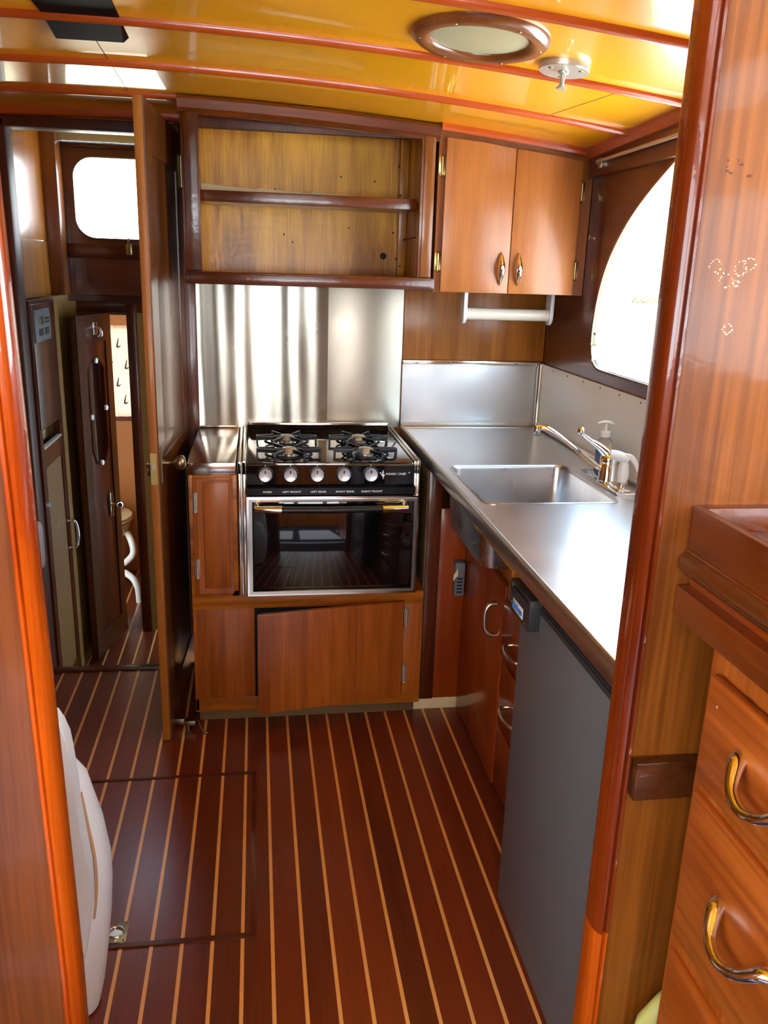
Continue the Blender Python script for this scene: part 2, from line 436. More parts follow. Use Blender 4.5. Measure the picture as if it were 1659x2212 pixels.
bm = new_bm(); box(bm, -1.5, 1.3, 1.04, 3.0, -.05, 0)
floor = obj('floor', bm, M['floor'], **S)
bm = new_bm(); box(bm, -1.5, 1.3, -2.2, 1.04, -.05, 0)
obj('floor_wheelhouse', bm, simple('carpet', srgb(38, 42, 60), .95, bump=.5, bscale=400), **S)
bm = new_bm(); box(bm, -1.5, .8, 3.03, 5.6, -.38, -.33)
obj('floor_forward', bm, M['floor'], **S)
bm = new_bm(); box(bm, -.84, -.225, 2.99, 3.03, -.38, .008, .004)
obj('trim_sill', bm, M['post_dark'], smooth=30, **S)

def curved_sheet(bm, x0, x1, y0, y1, dz0, dz1, n=24):
    loops = []
    for y in (y0, y1):
        top = [(x0+(x1-x0)*i/n) for i in range(n+1)]
        loops.append([(x, y, zc(x, y)+dz0) for x in top]+[(x, y, zc(x, y)+dz1) for x in reversed(top)])
    loft(bm, loops, True, True)

bm = new_bm(); curved_sheet(bm, -1.45, 1.12, -2.2, 3.17, 0, .03, 40)
ceiling = obj('ceiling', bm, M['amber'], smooth=30, **S)
# panel joints in the ceiling
bm = new_bm(); box(bm, -.3715, -.3695, 2.27, 3.1, zc(-.37, 2.8)-.006, zc(-.37, 2.3)+.004)
for v in bm.verts: v.co.z = zc(v.co.x, v.co.y)+(-.0006 if v.co.z < zc(-.37, 2.8) else .004)
obj('seam', bm, M['scar_dark'], ceiling)
bm = new_bm()
vs = []
for (x, y) in ((.822, 2.474), (.824, 2.474), (.887, 2.15), (.885, 2.15)): vs.append((x, y))
prism(bm, vs, lambda u, v, t: (u, v, zc(u, v)+t), -.0006, .003)
obj('seam', bm, M['scar_dark'], ceiling)

# battens under the ceiling: half-round, sweeping the camber
def batten(name, y, x0, x1, w=.023, h=.015, yslope=0.0):
    bm = new_bm(); n = 30; loops = []
    for i in range(n+1):
        x = x0+(x1-x0)*i/n
        yy = y
        z = zc(x, yy)
        lp = [(x, yy-w/2, z+.004), (x, yy-w/2, z-h*.3)]
        for k in range(1, 6):
            a = PI*k/6
            lp.append((x, yy-w/2*math.cos(a), z-h*.3-h*.7*math.sin(a)))
        lp += [(x, yy+w/2, z-h*.3), (x, yy+w/2, z+.004)]
        loops.append(lp)
    loft(bm, loops, True, True)
    return obj(name, bm, M['beam'], smooth=50, **S)
for k, y in enumerate((-1.2, -.8, -.45, -.1, .27, .64, 1.01, 1.38, 1.75, 2.12, 2.49)):
    batten('trim_%d' % (k+1), y, -1.44, 1.08)
batten('trim_12', 2.845, -1.44, -.232)
batten('trim_13', 3.14, -1.44, -.232, .022, .022)
# batten over the double door cupboard
bm = new_bm(); n = 12; loops = []
for i in range(n+1):
    x = .58+(1.10-.58)*i/n; z = zc(x, 2.8)
    loops.append([(x, 2.815, z+.003), (x, 2.79, z+.003), (x, 2.787, z-.012), (x, 2.793, z-.02), (x, 2.815, z-.02)])
loft(bm, loops, True, True)
obj('trim_14', bm, M['beam'], smooth=40, **S)
# corner moulding between ceiling and hull side
bm = new_bm(); loops = []
for i in range(13):
    y = 1.066+(2.82-1.066)*i/12; z = zc(1.085, y)
    loops.append([(1.055, y, z+.004), (1.055, y, z-.008), (1.068, y, z-.026), (1.1, y, z-.032), (1.1, y, z+.004)])
loft(bm, loops, True, True)
obj('trim_15', bm, M['beamy'], smooth=40, **S)

# hull side to the right with the big rounded window
def sp2(pts, n=8): return [(p[0], p[1]) for p in spline([(a, b, 0) for a, b in pts], n)]
win = sp2([(2.24, 1.792), (2.36, 1.735), (2.47, 1.672), (2.56, 1.60), (2.63, 1.52), (2.672, 1.43), (2.69, 1.34), (2.69, 1.28), (2.672, 1.232), (2.63, 1.207), (2.56, 1.203)], 5) + \
      [(2.2, 1.203), (1.75, 1.203)] + sp2([(1.62, 1.207), (1.57, 1.24), (1.56, 1.30), (1.56, 1.42), (1.58, 1.56), (1.63, 1.68), (1.74, 1.77), (1.90, 1.815), (2.08, 1.825)], 4)
bm = new_bm(); plate(bm, [(1.03, -.38), (3.3, -.38), (3.3, 1.95), (1.03, 1.95)], [win], YZ, 1.10, 1.111)
obj('wall_right', bm, M['wall_brown'], **S)
def offs(lp, d):
    cx = sum(p[0] for p in lp)/len(lp); cy = sum(p[1] for p in lp)/len(lp)
    out = []
    n = len(lp)
    for i in range(n):
        a = Vector(lp[i-1]); b = Vector(lp[(i+1) % n]); t = (b-a).normalized(); nn = Vector((t.y, -t.x))
        p = Vector(lp[i])
        if (p+nn-Vector((cx, cy))).length < (p-Vector((cx, cy))).length: nn = -nn
        out.append(tuple(p+nn*d))
    return out
bm = new_bm()
prism(bm, offs(win, .004), YZ, 1.104, 1.108)
window = obj('window_1', bm, M['glass'], **S)
bm = new_bm(); L0 = offs(win, .0); L1 = offs(win, -.006)
loft(bm, [[(1.095, u, v) for u, v in L0], [(1.093, u, v) for u, v in L1], [(1.111, u, v) for u, v in L1], [(1.111, u, v) for u, v in L0], [(1.095, u, v) for u, v in L0]], False, False)
obj('window_rim', bm, M['pewter'], window, smooth=40)
# dark header board along the side above the window
bm = new_bm(); box(bm, 1.078, 1.10, 1.07, 2.815, 1.80, 1.885, .002)
obj('trim_16', bm, M['wall_brown'], smooth=30, **S)

# back bulkhead (behind cooker and cupboards) and its doorway
bm = new_bm()
plate(bm, [(-1.5, -.38), (-.83, -.38), (-.83, 1.91), (-.268, 1.915), (-.268, -.38), (1.12, -.38), (1.12, 2.05), (-1.5, 2.05)], [], XZ, 3.175, 3.21)
obj('wall_back', bm, M['wall_panel'], **S)
bm = new_bm(); box(bm, -.268, -.213, 3.14, 3.21, 0, 1.95, .004)
obj('trim_17', bm, M['post_dark'], smooth=30, **S)
bm = new_bm(); box(bm, -.845, -.808, 3.13, 3.22, -.33, 1.93, .005)
obj('trim_18', bm, M['post_matte'], smooth=30, **S)
bm = new_bm(); box(bm, -.84, -.25, 3.13, 3.22, 1.905, 1.94, .004)
obj('trim_19', bm, M['post_matte'], smooth=30, **S)
# left side of the galley
bm = new_bm(); box(bm, -1.5, -1.46, -2.2, 3.2, -.05, .9); box(bm, -1.5, -1.46, 1.03, 3.2, .9, 2.0)
obj('wall_left', bm, M['wall_panel'], **S)

# near bulkhead with the opening we look through
NY = 1.03
bm = new_bm(); box(bm, .524, 1.3, NY, 1.066, -.05, 1.99)
obj('wall_near_right', bm, M['bulk'], **S)
bm = new_bm(); box(bm, -1.46, -.27, NY, 1.066, -.05, 2.03)
for v in bm.verts:
    if v.co.x > -1: v.co.x -= .016*max(0, v.co.z-.5)
obj('wall_near_left', bm, M['bulk_left'], **S)
def jamb(name, xi, sgn, z0, z1, m):
    """moulding wrapped round the edge of the opening; xi inner face, sgn = outward direction"""
    pts = [(0, 1.068), (-.002, 1.062), (-.002, 1.04), (.0, 1.030), (.004, 1.022), (.009, 1.019), (.013, 1.022), (.0145, 1.026), (.0165, 1.022), (.020, 1.0215), (.0235, 1.026), (.024, 1.034), (.024, 1.068)]
    bm = new_bm()
    prism(bm, [(xi+sgn*(u-.0015), y) for u, y in pts], XY, z0, z1)
    if sgn < 0:
        for v in bm.verts: v.co.x -= .016*max(0, v.co.z-.5)
    return obj(name, bm, m, smooth=50, **S)
jamb('trim_20', .5225, 1, .499, 1.96, M['trim_red'])
jamb('trim_21', .5225, 1, 0, .497, M['trim_orange'])
jamb('trim_22', -.2685, -1, .5, 2.0, M['trim_orange'])
jamb('trim_24', -.2685, -1, .08, .5, M['trim_orange'])
jamb('trim_23', -.2685, -1, 0, .078, M['trim_red'])

# wheelhouse behind the viewer: sides with window openings, aft wall with open doorway
def rect(a, b, c, d): return [(a, c), (b, c), (b, d), (a, d)]
bm = new_bm(); plate(bm, rect(-2.2, NY, .9, 2.0), [rect(-2.05, -.75, 1.15, 1.85), rect(-.6, .7, 1.15, 1.85)], YZ, -1.5, -1.46)
obj('wall_wheelhouse_left', bm, M['wall_panel'], **S)
bm = new_bm(); plate(bm, rect(-2.2, NY, -.05, 1.95), [rect(-2.05, -.75, 1.15, 1.8), rect(-.6, .2, 1.25, 1.72)], YZ, 1.3, 1.34)
obj('wall_wheelhouse_right', bm, M['wall_panel'], **S)
bm = new_bm(); plate(bm, rect(-1.5, 1.34, -.05, 2.1), [rect(-1.4, -.55, .95, 1.9), rect(-.42, .32, .85, 1.92), rect(.45, 1.22, .95, 1.85)], XZ, -2.24, -2.2)
obj('wall_aft', bm, M['wall_panel'], **S)

# ================================================================== steel sheets on the back bulkhead
def sheet(name, outer, m, y0, label, cat, group=None, bend=None):
    bm = new_bm(); prism(bm, outer, XZ, y0-.003, y0)
    return obj(name, bm, m, None, label=label, cat=cat, group=group)
WB = 3.175
# bright wavy sheet left of the seam : gently buckled geometry
bm = new_bm(); nx = 40; loops = []
front = []; 
for z in (.905, 1.0, 1.1, 1.2, 1.3, 1.44):
    ring = []
    for i in range(nx+1):
        x = -.213+(.262+.213)*i/nx
        ring.append((x, 3.158+.0034*math.sin((x+.035*math.cos((z-1.2)*4))*27)+.0011*math.sin(x*66+1+z), z))
    front.append(ring)
V = [[bm.verts.new(p) for p in r] for r in front]
for a in range(len(V)-1):
    for i in range(nx): bm.faces.new((V[a][i], V[a][i+1], V[a+1][i+1], V[a+1][i]))
Wb = [[bm.verts.new((p[0], 3.168, p[2])) for p in r] for r in front]
for a in range(len(V)-1):
    for i in range(nx): bm.faces.new((Wb[a][i], Wb[a+1][i], Wb[a+1][i+1], Wb[a][i+1]))
    bm.faces.new((V[a][nx], Wb[a][nx], Wb[a+1][nx], V[a+1][nx])); bm.faces.new((V[a][0], V[a+1][0], Wb[a+1][0], Wb[a][0]))
obj('steel_sheet', bm, M['steel_wavy'], None, smooth=60, label='shiny wavy stainless steel sheet behind left half of the cooker', cat='splashback', group=None)
bxo('steel_sheet', M['steel_warm'], None, .262, .544, 3.168, 3.1745, .905, 1.44, .001, label='duller brushed stainless steel sheet behind right side of the cooker', cat='splashback')
# low splash behind the sink counter with its bright turned top flange
t = empty('steel_splash', (.81, 3.16, .915), 'low brushed steel splash along back of the sink counter', 'splashback')
bxo('sheet', M['steel_blue'], t, .546, 1.096, 3.160, 3.166, .91, 1.150, .001)
bxo('flange', M['steel_side'], t, .546, 1.090, 3.155, 3.172, 1.150, 1.166, .003)
for x in (.60, .73, .86, .99):
    bm = new_bm(); lathe(bm, [(.0035, 0), (.0030, .0015), (0, .002)], (x, 3.155, 1.158), (0, -1, 0), 12); obj('screw', bm, M['pewter'], t, smooth=50)
t = empty('steel_splash', (1.09, 2.1, .915), 'long pale steel splash along hull side under the rounded window', 'splashback')
bxo('sheet', M['steel_pale'], t, 1.092, 1.098, 1.068, 3.158, .91, 1.160, .001)
bm = new_bm(); tube(bm, [(1.087, 3.150, .92), (1.087, 3.150, 1.158)], .012, 12); obj('corner_fold', bm, M['steel_side'], t, smooth=60)
bm = new_bm(); tube(bm, [(1.087, 3.15, .925), (1.087, 1.07, .925)], .010, 10); obj('cove', bm, M['steel_top'], t, smooth=60)
for i in range(13):
    y = 3.02-.15*i
    bm = new_bm(); lathe(bm, [(.0035, 0), (.0030, .0015), (0, .002)], (1.092, y, 1.148), (-1, 0, 0), 12); obj('screw', bm, M['pewter'], t, smooth=50)
# plywood backing panel between cupboard and splash
bxo('wood_panel', M['wall_panel'], None, .546, 1.098, 3.164, 3.174, 1.168, 1.44, .001, label='varnished wood panel on the back wall behind the paper towel holder', cat='panel')

# ================================================================== upper open shelf unit
t = empty('wall_shelf', (.18, 2.82, 1.431), 'dark varnished open shelf unit with two bays above the cooker', 'shelf')
F0, F1 = 2.812, 2.84
bm = new_bm(); n = 16; loops = []
for i in range(n+1):
    x = -.228+(.580+.228)*i/n; zt = zc(x, 2.82)
    d = .052
    loops.append([(x, F0-.012, zt-.004), (x, F0-.016, zt-.014), (x, F0-.010, zt-d+.014), (x, F0, zt-d+.006), (x, F0+.004, zt-d), (x, F1, zt-d), (x, F1, zt-.002)])
loft(bm, loops, True, True); obj('top_rail', bm, M['shelf_dark'], t, smooth=35)
def stile(x0, x1, z0, z1, m):
    bm = new_bm(); box(bm, x0, x1, F0, F1, z0, z1, .002); box(bm, x0+.008, x1-.003, F0-.005, F0+.002, z0+.002, z1, .003)
    return obj('stile', bm, m, t, smooth=35)
stile(-.222, -.168, 1.470, 1.93, M['shelf_darkz'])
stile(.523, .568, 1.470, 1.90, wood('stile_mid', srgb(92, 48, 22), srgb(130, 76, 36), 'z', rough=.35, coat=.6, crough=.12, lump=.3))
bm = new_bm(); box(bm, -.219, .580, F0-.014, F1, 1.431, 1.470, .004); box(bm, -.205, .568, F0-.018, F0-.012, 1.437, 1.464, .002)
obj('bottom_rail', bm, M['shelf_dark'], t, smooth=35)
bm = new_bm(); box(bm, -.17, .524, 2.86, 2.90, 1.682, 1.716, .002); box(bm, -.17, .535, 2.88, 3.15, 1.688, 1.706, .001)
obj('shelf_board', bm, M['shelf_dark'], t, smooth=35)
bxo('back_panel', M['ply'], t, -.20, .56, 3.150, 3.162, 1.44, 1.97, 0)
bxo('bottom_board', M['ply'], t, -.20, .56, 2.84, 3.15, 1.458, 1.470, 0)
bxo('side_panel', M['ply'], t, .536, .552, 2.84, 3.15, 1.47, 1.94, 0)
bxo('side_panel', M['ply'], t, -.20, -.184, 2.84, 3.15, 1.47, 1.96, 0)
bm = new_bm(); prism(bm, [(-.19, 1.70), (.345, 1.70), (.345, 1.739), (.20, 1.744), (.19, 1.740), (.02, 1.750), (.0, 1.745), (-.19, 1.758)], XZ, 3.1475, 3.1502); obj('gap_strip', bm, M['cream'], t, label='cream painted strip')
bxo('corner_post', M['ply'], t, .505, .536, 3.12, 3.15, 1.47, 1.94, .003)
bxo('cleat', M['post_matte'], t, -.184, .536, 2.90, 2.92, 1.90, 1.95, .002)
bm = new_bm(); prism(bm, circ(.458, 1.538, .012, 20), XZ, 3.1493, 3.1505); obj('cable_hole', bm, M['dark'], t)
for (x, z) in ((.492, 1.62), (.515, 1.505), (.50, 1.53), (.508, 1.745), (.50, 1.84), (-.09, 1.75), (.02, 1.745), (.10, 1.60), (.13, 1.575), (.07, 1.71+.04), (.33, 1.63), (.30, 1.80), (.42, 1.79)):
    bm = new_bm(); prism(bm, circ(x, z, .0035 if x > .45 else .0025, 10, .004), XZ, (3.1185 if x > .495 else 3.1493), (3.1205 if x > .495 else 3.1505)); obj('nail_hole', bm, M['dark'], t)
bm = new_bm(); tube(bm, [(.536, 2.93, 1.60), (.505, 3.0, 1.592)], .003, 8); obj('peg', bm, M['scar_dark'], t)

# ================================================================== double door cupboard
t = empty('wall_cupboard', (.84, 2.82, 1.427), 'medium brown wall cupboard with two doors and chrome pulls', 'cupboard')
bm = new_bm(); n = 10; loops = []
for i in range(n+1):
    x = .580+(1.098-.580)*i/n; zt = zc(x, 2.82)-.004
    loops.append([(x, 2.822, 1.427), (x, 2.822, zt), (x, 3.155, zt-.002), (x, 3.155, 1.427)])
loft(bm, loops, True, True)
obj('body', bm, M['cab_frame'], t, smooth=35)
def pull(par, x, y, zmid, L=.105, m='chrome'):
    bm = new_bm()
    pts = [(x, y, zmid-L/2), (x, y-.010, zmid-L*.36), (x, y-.019, zmid-L*.15), (x, y-.021, zmid), (x, y-.019, zmid+L*.15), (x, y-.010, zmid+L*.36), (x, y, zmid+L/2)]
    tube(bm, spline(pts, 5), [.002, .006, .010, .0115, .010, .006, .002], 12, upv=(1, 0, 0))
    return obj('handle', bm, M[m], par, smooth=60)
def hinge_pl(par, x, y, z, h=.066, w=.022, m='brass', n=(0, -1, 0), name='hinge'):
    """butterfly hinge with knuckle on a face looking along -y"""
    bm = new_bm()
    prism(bm, rrect(x-w/2, x+w/2, z-h/2, z+h/2, w*.45, 5), XZ, y-.003, y, .0008, 1)
    tube(bm, [(x, y-.005, z-h*.40), (x, y-.005, z+h*.40)], .0045, 10)
    for s in (-1, 1):
        tube(bm, [(x, y-.005, z+s*h*.40), (x, y-.005, z+s*h*.46), (x, y-.005, z+s*h*.52)], [.003, .005, .001], 10)
    return obj(name, bm, M[m], par, smooth=50)
def topdoor(x0, x1, m):
    bm = new_bm()
    pts = [(x0, 1.4275), (x1, 1.4275), (x1, zc(x1, 2.82)-.036), ((x0+x1)/2, zc((x0+x1)/2, 2.82)-.035), (x0, zc(x0, 2.82)-.036)]
    prism(bm, pts, XZ, 2.802, 2.8215, .003)
    d = obj('door', bm, m, t, smooth=35)
    return d
d1 = topdoor(.600, .8295, M['door_wood']); d2 = topdoor(.8315, 1.056, M['door_wood'])
pull(d1, .800, 2.802, 1.506); pull(d2, .860, 2.802, 1.506)
for (x, z) in ((.592, 1.815), (.591, 1.522), (1.064, 1.756), (1.064, 1.508)):
    hinge_pl(t, x, 2.822 if x < .7 else 2.822, z)

# ------------------------------------------------------------------ paper towel holder (hangs under cupboard)
t = empty('paper_towel_holder', (.87, 2.95, 1.32), 'empty white paper towel holder hanging under the wall cupboard', 'holder')
for x in (.722, 1.036):
    bm = new_bm(); prism(bm, rrect(2.93, 2.985, 1.318, 1.4275, [.004, .004, .026, .026], 6), YZ, x-.006, x+.006, .002)
    obj('bracket', bm, M['white'], t, smooth=40)
bm = new_bm(); tube(bm, [(.728, 2.955, 1.352), (.89, 2.955, 1.352), (1.03, 2.955, 1.352)], .0205, 20); obj('roll_bar', bm, M['white_warm'], t, smooth=60)

# ================================================================== cooker
t = empty('gas_cooker', (.225, 2.86, .45), 'black four burner gas cooker with oven and silver side trims', 'cooker')
bxo('body', M['black'], t, -.040, .512, 2.60, 3.13, .462, .895, .003)
# steel trims along the two sides, front and top
def trimstrip(x0, x1, sg):
    bm = new_bm()
    w = (x1-x0)
    box(bm, x0, x0+w*.42, 2.572, 3.14, .866 if sg else .866, .908, .002)
    box(bm, x0+w*.5, x1, 2.566, 3.14, .866, .911, .002)
    box(bm, x0, x0+w*.42, 2.572, 2.60, .463, .905, .003)
    box(bm, x0+w*.5, x1, 2.566, 2.60, .463, .909, .003)
    box(bm, x0, x1, 2.58, 2.60, .463, .90)
    obj('side_trim', bm, M['steel_side'], t, smooth=35)
trimstrip(-.064, -.037, 0); trimstrip(.494, .514, 1)
# cooktop pan with raised back lip
bm = new_bm()
box(bm, -.036, .492, 2.562, 3.13, .893, .905, .005)
obj('cooktop', bm, M['cook_gloss'], t, smooth=35)
bm = new_bm(); prism(bm, [(3.105, .903), (3.135, .903), (3.14, .918), (3.12, .922)], YZ, -.034, .490); obj('back_lip', bm, M['black_gloss'], t, smooth=30)
bxo('back_trim', M['steel_side'], t, -.032, .494, 3.134, 3.155, .905, .928, .003)
# control panel
bm = new_bm(); prism(bm, [(2.566, .902), (2.560, .896), (2.556, .838), (2.562, .830), (2.60, .830), (2.60, .902)], YZ, -.036, .494, .001)
panel = obj('control_panel', bm, M['black_gloss'], t, smooth=35)
bm = new_bm(); prism(bm, [(2.560, .830), (2.550, .827), (2.550, .805), (2.556, .802), (2.60, .802), (2.60, .830)], YZ, -.038, .498, .001)
obj('label_lip', bm, M['black'], t, smooth=35)
PA = math.atan2(.004, .058)
def pf(x0, z0, y0=2.5572):
    return lambda u, v, w: (x0+u, y0-w, z0+v)
KX = [(.022, 'OVEN'), (.0995, 'LEFT FRONT'), (.183, 'LEFT REAR'), (.267, 'RIGHT REAR'), (.353, 'RIGHT FRONT')]
for i, (x, s) in enumerate(KX):
    z = .869
    bm = new_bm()
    lathe(bm, [(.0255, 0), (.0255, .003), (.0235, .004), (0, .004)], (x, 2.559, z), (0, -1, 0), 40)
    kn = obj('knob', bm, M['black'], panel if False else t, smooth=40)
    bm = new_bm()
    lathe(bm, [(.0200, .003), (.0205, .014), (.0190, .0165), (.0180, .0160), (0, .0160)], (x, 2.559, z), (0, -1, 0), 40)
    cap = obj('knob_cap', bm, M['knob_face'] if 'knob_face' in M else M['chrome'], kn, smooth=40)
    bm = new_bm(); box(bm, x-.0018, x+.0018, 2.5415, 2.544, z+.006, z+.016, .0005); obj('pointer', bm, M['black'], kn)
    bm = new_bm(); box(bm, x-.0008, x+.0008, 2.5560, 2.5575, z+.0265, z+.032, 0)
    for k in range(9):
        a = math.radians(200-k*27)
        if k in (0,): continue
        cx_, cz_ = x+.0258*math.cos(a), z+.0258*math.sin(a)
        box(bm, cx_-.0004, cx_+.0004, 2.5560, 2.5575, cz_-.0004, cz_+.0004, 0)
    obj('dial_mark', bm, M['white_print'], t)
    tx = x+(.006 if i == 0 else .004)
    text('label_text', s, .0072, M['white_print'], t, pf(tx, .8150, 2.5498), bold=.0003, sx=1.45)
text('brand_text', 'MAGIC CHEF', .0088, M['white_print'], t, pf(.434, .8695, 2.5578), bold=.0002, sx=1.28)
text('brand_mark', '\u00ae', .006, M['white_print'], t, pf(.4765, .8735, 2.5578), bold=.0001)
# small emblem left of the lettering : a plain pointed hat shape over a stem
bm = new_bm()
for pts in ([(.3845, .868), (.392, .871), (.3985, .867), (.3955, .8635), (.3945, .8595), (.3905, .8595), (.3895, .8635)], [(.388, .8725), (.3925, .884), (.3955, .8725)], [(.3905, .858), (.3955, .858), (.3935, .852)], [(.3815, .872), (.3835, .877), (.387, .870)]):
    prism(bm, pts, XZ, 2.5565, 2.5578)
obj('emblem', bm, M['white_print'], t)
# oven door : aluminium frame, black glass, handle
bm = new_bm(); plate(bm, rect(-.037, .513, .465, .798), [rect(-.022, .498, .480, .784)], XZ, 2.556, 2.566)
def yz_bev(bm): pass
od = obj('oven_door', bm, M['steel_side'], t, smooth=30)
bm = new_bm(); plate(bm, rect(-.030, .506, .472, .791), [rect(-.020, .496, .482, .782)], XZ, 2.551, 2.557)
obj('inner_frame', bm, M['chrome_dull'], od)
bxo('oven_glass', M['black_gloss'], od, -.023, .499, 2.562, 2.585, .479, .786, .001)
bm = new_bm(); tube(bm, [(.060, 2.515, .766), (.228, 2.513, .765), (.402, 2.515, .767)], .0105, 14, flat=1.0)
obj('handle_bar', bm, M['black'], od, smooth=50)
for s, x0, x1 in ((1, -.012, .072), (-1, .470, .388)):
    bm = new_bm(); tube(bm, [(x0, 2.520, .768), (x1, 2.514, .766)], [.0095, .0128], 16); tube(bm, [(x0+s*.008, 2.520, .768), (x0+s*.003, 2.563, .776)], [.008, .010], 10)
    obj('handle_end', bm, M['chrome'], od, smooth=50)
# burners and cast iron grates
def burner(cx, cy):
    zt = .905
    bm = new_bm(); lathe(bm, [(.045, 0), (.046, .002), (.036, .006), (.034, .006), (0, .006)], (cx, cy, zt), seg=32)
    br = obj('burner', bm, M['black_gloss'], t, smooth=50)
    bm = new_bm(); lathe(bm, [(.026, .004), (.027, .014), (.032, .017), (.032, .020), (.022, .031), (.012, .034), (0, .0345)], (cx, cy, zt), seg=32)
    for k in range(16):
        a = 2*PI*k/16; lathe(bm, [(.0014, 0), (0, .001)], (cx+.0300*math.cos(a), cy+.0300*math.sin(a), zt+.0165), (math.cos(a), math.sin(a), 0), 6)
    obj('burner_cap', bm, M['nickel'], br, smooth=40)
    # grate: ring plus four fingers
    bm = new_bm()
    ring = [(cx+.073*math.cos(a), cy+.062*math.sin(a), zt+.011) for a in [2*PI*i/40 for i in range(41)]]
    tube(bm, ring, .0042, 8, cap=False)
    for sx in (-1, 1):      # broad side arms: pair of bars meeting the outer foot
        for sy in (-1, 1):
            p0 = (cx+sx*.100, cy+sy*.010); p1 = (cx+sx*.044, cy+sy*.022)
            q = [(p0[0], p0[1]-.003), (p1[0], p1[1]-.003), (p1[0], p1[1]+.003), (p0[0], p0[1]+.003)]
            prism(bm, q, XY, zt+.019, zt+.031, .001)
        box(bm, cx+sx*.097, cx+sx*.103, cy-.013, cy+.013, zt, zt+.031, .0015)
        # bow from side arm to centre finger
        prism(bm, [(cx+sx*.044, cy-.003), (cx+sx*.018, cy-.003), (cx+sx*.018, cy+.003), (cx+sx*.044, cy+.003)], XY, zt+.024, zt+.031, .001)
    for sy in (-1, 1):      # V shaped front and back fingers
        for sx in (-1, 1):
            a0 = Vector((cx+sx*.046, cy+sy*.082)); a1 = Vector((cx+sx*.014, cy+sy*.024)); d = (a1-a0).normalized(); nn = Vector((-d.y, d.x))*.003
            prism(bm, [tuple(a0-nn), tuple(a1-nn), tuple(a1+nn), tuple(a0+nn)], XY, zt+.019, zt+.031, .001)
            b1 = Vector((cx+sx*.052, cy+sy*.030)); d = (b1-a0).normalized(); nn = Vector((-d.y, d.x))*.003
            prism(bm, [tuple(a0-nn), tuple(b1-nn), tuple(b1+nn), tuple(a0+nn)], XY, zt+.015, zt+.024, .001)
            box(bm, a0.x-.004, a0.x+.004, a0.y-.004, a0.y+.004, zt, zt+.031, .001)
    obj('grate', bm, M['iron'], t, smooth=30)
for (x, y) in ((.098, 2.645), (.345, 2.645), (.098, 2.85), (.345, 2.85)): burner(x, y)

# ================================================================== low cabinet carrying the cooker
t = empty('base_cabinet', (.165, 2.6, .04), 'wide mahogany base cabinet under the cooker with sagging door', 'cabinet')
FY = 2.573
bxo('side_panel', M['base_wood'], t, -.215, -.203, FY+.002, 3.13, .05, .866, .001)
bxo('top_rail', M['base_rail'], t, -.215, .546, FY, FY+.03, .416, .462, .0015)
bxo('platform', M['base_rail'], t, -.203, .546, FY+.03, 3.13, .44, .461, 0)
bm = new_bm(); box(bm, -.215, -.202, FY, FY+.02, .462, .866, .001); box(bm, -.086, -.066, FY, FY+.02, .462, .866, .001); box(bm, -.202, -.086, FY, FY+.02, .848, .866, .001); box(bm, -.202, -.066, FY, FY+.02, .462, .480, .001)
obj('narrow_frame', bm, M['base_rail'], t, smooth=30)
bxo('partition', M['base_wood'], t, -.078, -.066, FY+.02, 3.13, .462, .866, 0)
nd = bxo('door', M['base_wood'], t, -.203, -.086, FY-.006, FY+.012, .468, .857, .002)
bm = new_bm(); plate(bm, rect(-.190, -.080, .474, .853), [rect(-.172, -.090, .492, .846)], XZ, FY-.0075, FY-.004)
obj('raised_panel', bm, M['base_wood'], nd, smooth=30)
bxo('inset_panel', M['base_wood'], nd, -.170, -.092, FY-.0095, FY-.004, .494, .844, .003)
hinge_pl(t, -.196, FY-.007, .779, .066, .014, 'nickel'); hinge_pl(t, -.194, FY-.007, .560, .066, .014, 'nickel')
bxo('left_panel', M['base_wood'], t, -.215, -.017, FY+.003, FY+.02, .094, .416, .001)
bm = new_bm(); box(bm, -.215, .546, FY+.002, FY+.028, .045, .094, .0015)
obj('bottom_rail', bm, M['base_rail'], t, smooth=30)
bxo('gap_shade_strip', M['dark'], t, -.0175, .004, FY+.006, FY+.03, .094, .416, 0)  # near-black strip added behind the door gap so it stays dark
bxo('right_stile', M['base_wood'], t, .482, .546, FY, FY+.025, .085, .418, .0015)
bxo('inner_side', M['dark'], t, .534, .546, FY+.025, 3.13, .045, .44, 0)  # near-black colour carries the shade inside the cabinet
# ajar door: hinged on its right edge, free edge stands out of the frame
a = math.atan2(.078, .495); ca, sa = math.cos(a), math.sin(a)
def swing(u, w, z):          # u along door from hinge (to the left), w outwards
    return (.480-u*ca-w*sa, FY-.001-u*sa-w*ca, z)
bm = new_bm(); box(bm, 0, .492, 0, .017, .078, .431, .003)
for v in bm.verts: v.co = Vector(swing(v.co.x, v.co.y, v.co.z))
bd = obj('door', bm, M['base_wood'], t, smooth=35)
bm = new_bm(); box(bm, .163, .1645, .0165, .0175, .08, .430)
for v in bm.verts: v.co = Vector(swing(v.co.x, v.co.y, v.co.z))
obj('board_joint', bm, M['scar_dark'], bd)
hinge_pl(t, .489, FY-.003, .373, .066, .014, 'nickel'); hinge_pl(t, .489, FY-.003, .160, .066, .014, 'nickel')
bxo('kick_board', M['kick'], t, -.205, .532, 2.600, 2.615, 0, .05, .001)
bxo('dark_inside_board', M['dark'], t, -.20, .53, 3.10, 3.12, .05, .44, 0)  # near-black sheet, inside shade of the cabinet put into its colour
# steel cap on the narrow left end
t = empty('side_worktop', (-.14, 2.86, .866), 'small polished steel worktop slab at left of the cooker', 'worktop')
bm = new_bm(); box(bm, -.217, -.068, 2.566, 3.157, .866, .905, .0025)
obj('top', bm, M['steel_side'], t, smooth=35)
bxo('upstand', M['steel_side'], t, -.215, -.070, 3.153, 3.159, .905, .912, .001)

